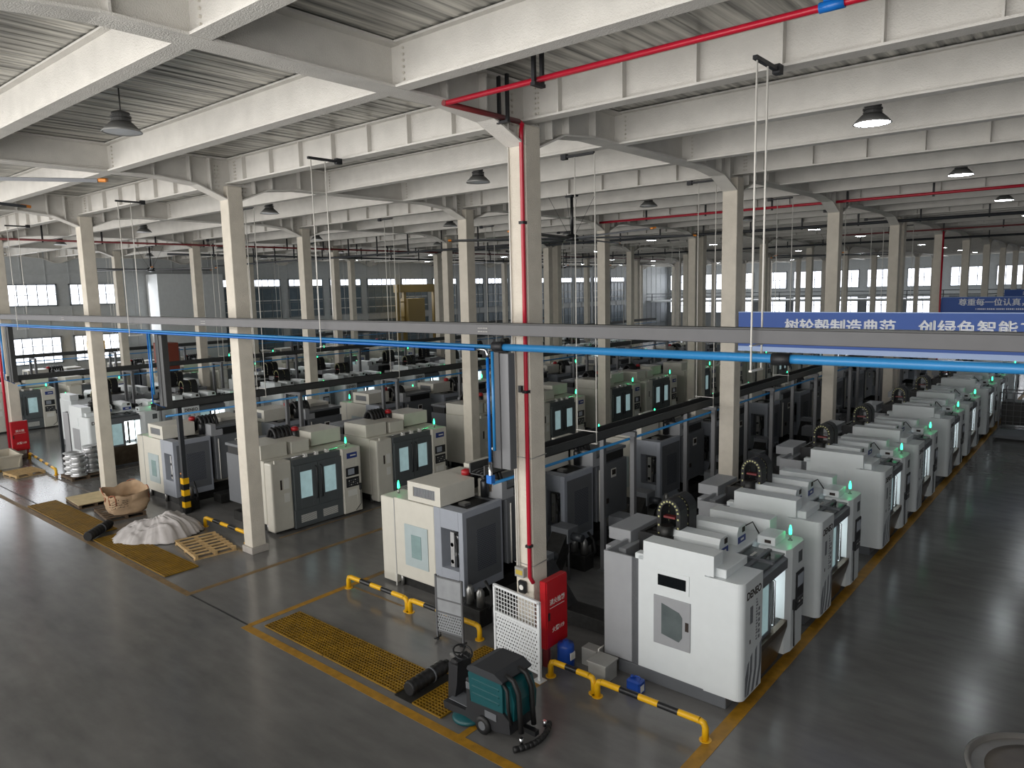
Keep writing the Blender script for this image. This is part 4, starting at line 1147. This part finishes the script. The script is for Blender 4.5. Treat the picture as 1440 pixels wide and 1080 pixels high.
# crumpled white sheeting
def tarpf(u, v):
    a = 2 * PI * u
    c, s_ = math.cos(a), math.sin(a)
    edge = 1 + .22 * noise.noise(Vector((c * 1.5, s_ * 1.5, 3.1))) + .12 * noise.noise(Vector((c * 5, s_ * 5, 7.7))) + .07 * noise.noise(Vector((c * 14, s_ * 14, 1.7)))
    x = v * 1.32 * edge * c; y = v * .86 * edge * s_
    wx = x + .25 * noise.noise(Vector((x * 1.3, y * 1.3, 2))); wy = y + .25 * noise.noise(Vector((x * 1.3, y * 1.3, 8)))
    h = .5 * (1 - v ** 2.4) * (1 + .4 * math.tanh(x))
    def cr(sx, sy, o):
        d_, _ = noise.voronoi(Vector((wx * sx + .35 * wy + o, wy * sy - .2 * wx, o)), distance_metric='DISTANCE')
        return min(1.0, d_[0])
    z = h + (.26 * cr(1.5, 2.3, 4.0) + .13 * cr(3.4, 4.6, 9.0) + .03 * cr(8, 9, 2.0) - .12) * (1.02 - v ** 6)
    return Vector((x, y, max(.0, z) + .02 + .05 * max(0, noise.noise(Vector((c * 7, s_ * 7, 4.4))))))
mb = MB(); mb.grid(150, 46, tarpf, 'tarp')
o = tag(mb.build('plastic_sheeting', None, (-13.65, -1.2, .0), R(48)), 'crumpled heap of white plastic sheeting on the floor', 'plastic sheet')
sm = o.modifiers.new('thick', 'SOLIDIFY'); sm.thickness = .012; sm.offset = 1

def tub(loc, rz, lab, w=2.0, d=1.25, h=.55):
    t = thing('plastic_tub', lab, 'tub', loc, rz)
    mb = MB(); a, b = w / 2, d / 2
    for s, r0 in ((1, 0), (-1, .05)):
        pass
    T = .05
    mb.box(-a + T, a - T, -b + T, b - T, .0, .05, 'tub')
    for x in (-1, 1): mb.prism([(x * (a - .12), 0), (x * a, h), (x * (a - T), h), (x * (a - .12 - T), .02)], 'y', -b, b, 'tub')
    for y in (-1, 1): mb.prism([(y * (b - .12), 0), (y * b, h), (y * (b - T), h), (y * (b - .12 - T), .02)], 'x', -a, a, 'tub')
    mb.build('shell', t)
    mb = MB()
    for x in (-1, 1): mb.box(x * a - .04, x * a + .04, -b - .04, b + .04, h - .06, h, 'tub', .01)
    for y in (-1, 1): mb.box(-a, a, y * b - .04, y * b + .04, h - .06, h, 'tub', .01)
    mb.build('rim', t)
tub((-28.75, -1.08, 0.0), R(-3), 'pale open plastic tub on the floor at the left edge', 1.9, 1.05)

hub = thing('wheel_hub', '', 'wheel')
mb = MB(); mb.lathe([(.26, 0), (.3, .01), (.3, .03), (.25, .05), (.22, .1), (.23, .16), (.28, .18), (.3, .2), (.3, .21), (.26, .215), (.2, .14), (.1, .12)], (0, 0, 0), 'alu', 24)
mb.build('rim', hub)
mb = MB()
for k in range(5):
    T = Matrix.Rotation(k * 2 * PI / 5, 4, 'Z'); mb.box(.06, .24, -.03, .03, .12, .17, 'alu', .008, T)
mb.lathe([(.08, .1), (.08, .18)], (0, 0, 0), 'alu', 14); mb.build('spokes', hub)
k = 0
for (x, y) in ((-23.92, .03), (-23.28, .03), (-23.6, .62)):
    for lv in range(4 if (x, y) != (-23.6, .62) else 5):
        lab = 'aluminium wheel hub, %s from the bottom, %s stack by the third column' % (ORD[lv], {(-23.92, .03): 'left front', (-23.28, .03): 'right front', (-23.6, .62): 'tall rear'}[(x, y)])
        loc = (x, y, .138 + lv * .216)
        if k == 0: hub.location = loc; hub['label'] = lab; hub['group'] = 'aluminium wheel hubs'
        else: dup(hub, loc, 0, lab, 'aluminium wheel hubs')
        k += 1
# second hub stack near the left red cabinet
for (x, y, w) in ((-27.6, 2.3, 'near'), (-26.95, 2.3, 'far')):
    for lv in range(8):
        lab = 'aluminium wheel hub, %s from the floor, %s tall stack behind the left hydrant cabinet' % (ORD[lv], w)
        dup(hub, (x, y, lv * .216), 0, lab, 'aluminium wheel hubs')

# ------------------------------------------------------------------ floor scrubber
t = thing('floor_scrubber', 'teal and charcoal ride-on floor scrubber parked in the foreground', 'floor scrubber', (0, -2.1, 0))
mb = MB(); mb.prism([(-.1, .1), (-.12, .22), (.4, .24), (.52, .46), (1.22, .5), (1.36, .4), (1.38, .18), (1.1, .12), (.6, .1)], 'y', -.33, .33, 'scrub'); mb.build('chassis', t)
mb = MB(); mb.prism([(.55, .46), (.5, .95), (.56, 1.02), (1.2, 1.02), (1.24, .9), (1.24, .5)], 'y', -.34, .34, 'teal')
for z in (.6, .72, .84):
    mb.box(.58, 1.18, -.355, .355, z, z + .045, 'teal', .012)
mb.build('tank', t)
mb = MB(); mb.prism([(.5, 1.02), (.52, 1.08), (.66, 1.13), (1.1, 1.13), (1.28, 1.04), (1.26, 1.0), (.54, 1.0)], 'y', -.37, .37, 'scrublid'); mb.build('lid', t)
mb = MB(); mb.prism([(1.24, .45), (1.24, .98), (1.36, .95), (1.44, .7), (1.42, .4)], 'y', -.28, .28, 'teal'); mb.build('rear_tank', t)
mb = MB()
for y in (-.2, .12): mb.tube([(1.2, y, 1.06), (1.36, y, 1.03), (1.46, y, .85), (1.48, y, .5), (1.5, y, .2)], .045, 'black', 10)
mb.tube([(1.24, -.3, .98), (1.34, -.33, .9), (1.36, -.34, .6), (1.38, -.3, .35)], .03, 'black', 8)
mb.build('suction_hose', t)
mb = MB(); mb.prism([(-.16, .2), (-.12, .85), (-.02, .95), (.1, .9), (.06, .5), (.0, .22)], 'y', -.17, .17, 'scrub'); mb.box(-.08, .1, -.2, .2, .84, .93, 'blackp', .03); mb.build('steering_column', t)
mb = MB(); T = Matrix.Translation((.06, 0, 1.02)) @ Matrix.Rotation(R(25), 4, 'Y')
mb.tube([T @ Vector((.17 * math.cos(a), .17 * math.sin(a), 0)) for a in [2 * PI * q / 24 for q in range(24)]], .018, 'blackp', 8, False, True)
for q in range(3):
    a = q * 2 * PI / 3; mb.tube([T @ Vector((0, 0, -.03)), T @ Vector((.17 * math.cos(a), .17 * math.sin(a), 0))], .014, 'blackp', 6)
mb.tube([T @ Vector((0, 0, -.15)), T @ Vector((0, 0, -.01))], .03, 'blackp', 8); mb.build('steering_wheel', t)
mb = MB(); mb.box(-.06, .38, -.26, .26, .24, .255, 'mgrey', .004); mb.box(.0, .1, .02, .14, .255, .3, 'blackp', .008); mb.build('footplate', t)
mb = MB(); mb.box(.38, .52, -.3, .3, .24, .8, 'scrub', .03); mb.box(.4, .5, -.31, -.2, .62, .74, 'mgrey', .01); mb.build('seat_pedestal', t)
for x, y, r in ((.82, -.34, .15), (.82, .34, .15), (.0, 0, .1)):
    mb = MB(); mb.lathe([(r * .6, -.045), (r, -.04), (r, .04), (r * .6, .045)], (x, y, r), 'black', 20, True, 'y'); w = mb.build('wheel', t)
    mb = MB(); mb.lathe([(r * .5, -.05), (r * .5, .05)], (x, y, r), 'mgrey', 14, True, 'y'); mb.build('wheel_rim', w)
for y in (-.2, .2):
    mb = MB(); mb.lathe([(.27, .03), (.28, .06), (.26, .1), (.12, .13)], (.35, y, 0), 'teal', 24); mb.build('brush_deck', t)
mb = MB(); pts = [(1.55 + .16 * (1 - (y / .46) ** 2), y, .07) for y in [-.46 + .92 * q / 12 for q in range(13)]]
for a, b in zip(pts[:-1], pts[1:]): mb.tube([a, b], .05, 'black', 6)
mb.box(1.4, 1.66, -.05, .05, .12, .2, 'blackp'); s = mb.build('squeegee', t)
mb = MB()
for y in (-.3, .3): mb.lathe([(.03, .1), (.03, .2)], (1.58, y, 0), 'chrome', 10)
mb.build('knob', s)
mb = MB(); mb.box(.85, 1.1, -.342, -.335, .3, .42, 'mgrey', .003); mb.build('name_plate', t)

# ------------------------------------------------------------------ deep background
t = thing('wire_cage', 'grey wire mesh cage container at the far end of the wide aisle', 'cage', (5.0, 31.4, 0))
mb = MB()
for x in (-1, 3):
    for y in (-.6, .6): mb.box(x - .03, x + .03, y - .03, y + .03, 0, 1.75, 'post')
for z in (.1, 1.72):
    for y in (-.6, .6): mb.box(-1, 3, y - .03, y + .03, z, z + .05, 'post')
mb.build('frame', t)
mb = MB()
for k in range(1, 14): mb.box(-1 + k * .285 - .008, -1 + k * .285 + .008, -.61, -.59, .1, 1.72, 'post')
for k in range(1, 6): mb.box(-1, 3, -.61, -.59, .1 + k * .27 - .008, .1 + k * .27 + .008, 'post')
mb.build('mesh', t)
mb = MB(); mb.box(-.9, 2.9, -.5, .5, .2, 1.3, 'oily', .02); mb.build('load', t)
t = thing('floor_plate', 'low dark steel plate lying in front of the wire cage', 'plate', (5.35, 28.6, 0))
MB().box(-1.2, 3, -.9, .9, .1, .22, 'mgrey', .01).build('plate', t); MB().box(-1.1, 2.9, -.8, .8, 0, .1, 'black').build('base', t)
mb = MB(); mb.box(-49.9, -48, 14.9, 20.2, 0, 8.85, 'wallwhite', .02); struct(mb.build('wall_shaft'))
mb = MB(); mb.box(-47.9, -46.0, 13.4, 14.0, 0, 4.4, 'wallwhite'); 
mb.bm.free()
t = thing('gantry_crane', 'dull yellow steel gantry by the dim far glazing', 'crane', (-47.5, 38.2, 0))
for y in (0, .9, 5.0):
    mb = MB(); mb.box(-.15, .15, y - .15, y + .15, 0, 7.8, 'craney'); mb.build('leg', t)
mb = MB(); mb.box(-.3, .3, -.2, 5.2, 7.0, 7.8, 'craney', .02); mb.build('girder', t)
mb = MB(); mb.box(-.6, .6, .9, 3.2, 3.2, 6.4, 'craney', .05); mb.build('hoist_body', t)
mb = MB()
for z in (1.5, 3, 4.5, 6): mb.box(-.1, .1, 0, .9, z, z + .1, 'craney')
mb.build('ladder', t)
t = thing('yellow_lift', 'small yellow lift mast before the lower left windows', 'lift', (-48.6, 10.4, 0))
mb = MB(); mb.box(-.4, .4, -.4, .4, 0, 3.2, 'boxgrey', .02); mb.build('mast', t); mb = MB(); mb.box(-.5, .5, -.45, .45, 3.2, 4.1, 'yellow', .03); mb.build('head', t)
t = thing('control_cabinet', 'rust orange steel cabinet on legs beyond the third column', 'cabinet', (-33.4, 8.5, -.15))
mb = MB(); mb.box(-.7, .7, -.4, .4, 3.2, 4.7, 'orange', .02); mb.build('body', t)
for x in (-.6, .6): MB().box(x - .05, x + .05, -.3, .3, 0, 3.2, 'postdark').build('leg', t)
# mezzanine and its railing before the far windows
mb = MB(); mb.box(XL, 20, 92, YF, 4.5, 4.75, 'wall'); struct(mb.build('trim_mezzanine'))
t = thing('railing', 'dark railing of the gallery before the far bright windows', 'railing', (0, 92, 4.75))
mb = MB()
for z in (.55, 1.05): mb.tube([(XL, 0, z), (20, 0, z)], .05, 'postdark', 6)
mb.build('rail', t)
for k in range(18):
    mb = MB(); mb.box(-49 + k * 4 - .05, -49 + k * 4 + .05, -.05, .05, 0, 1.05, 'postdark'); mb.build('post', t)
t = thing('round_tank', 'round pale-rimmed grey tank cut off by the lower corner beside the aisle', 'tank', (8.1, .2, 0))
mb = MB(); mb.lathe([(.9, 0), (.9, .88), (.95, .9), (.97, .96), (.92, .98), (.89, .92)], (0, 0, 0), 'tank', 48); mb.build('shell', t)
mb = MB(); mb.lathe([(.89, .9), (.6, .94), (.1, .97)], (0, 0, 0), 'tankin', 48); mb.build('lid', t)

# ------------------------------------------------------------------ light
w = bpy.data.worlds.new('sky'); scene.world = w; w.use_nodes = True
bg = w.node_tree.nodes['Background']
bg.inputs['Color'].default_value = (.95, .97, 1, 1); bg.inputs['Strength'].default_value = .7
def area(name, loc, rot, sx, sy, e, col=(1, 1, 1)):
    l = bpy.data.lights.new(name, 'AREA'); l.shape = 'RECTANGLE'; l.size = sx; l.size_y = sy; l.energy = e; l.color = col
    o = bpy.data.objects.new(name, l); COL.objects.link(o); o.location = loc; o.rotation_euler = rot
    return o
# daylight through the glazing behind the camera, and through the window walls; a side fill is added
area('daylight_gallery_glazing', (-20, -14.6, 7.9), (R(90), 0, 0), 68, 4, 4300, (1, .965, .92))
area('daylight_lower_glazing', (-22, -14.6, 3.0), (R(90), 0, 0), 62, 3.6, 1700, (1, .97, .93))
area('daylight_left_windows', (-49.6, 6, 6.2), (R(90), 0, R(-90)), 22, 4, 650, (.95, .97, 1))
area('daylight_left_clerestory', (-49.6, 60, 7.0), (R(90), 0, R(-90)), 70, 3, 1800, (.95, .97, 1))
area('daylight_far_windows', (-20, 98.4, 7.0), (R(-90), 0, 0), 56, 3.5, 1500, (.95, .97, 1))
area('aisle_side_fill', (28, 34, 5.0), (R(90), 0, R(90)), 80, 8, 350, (.97, .98, 1))  # soft light added on the unseen right side, no window modelled there

# ------------------------------------------------------------------ camera
cam = bpy.data.cameras.new('camera'); co = bpy.data.objects.new('camera', cam); COL.objects.link(co)
F, YAW, PITCH, ROLL = 1025.474, .7017, .1307, -.0222
cam.sensor_fit = 'HORIZONTAL'; cam.sensor_width = 36; cam.lens = F / 1440 * 36; cam.clip_end = 300
cy, sy, cp, sp = math.cos(YAW), math.sin(YAW), math.cos(PITCH), math.sin(PITCH)
fwd = Vector((-sy * cp, cy * cp, -sp)); right = Vector((cy, sy, 0)); up = right.cross(fwd)
r2 = right * math.cos(ROLL) + up * math.sin(ROLL); u2 = -right * math.sin(ROLL) + up * math.cos(ROLL)
co.matrix_world = Matrix(((r2.x, u2.x, -fwd.x, 8.4067), (r2.y, u2.y, -fwd.y, -10.5093), (r2.z, u2.z, -fwd.z, 7.1895), (0, 0, 0, 1)))
scene.camera = co
scene.view_settings.view_transform = 'Standard'; scene.view_settings.look = 'None'
scene.view_settings.gamma = 1; scene.view_settings.use_curve_mapping = False
scene.view_settings.exposure = 0.25
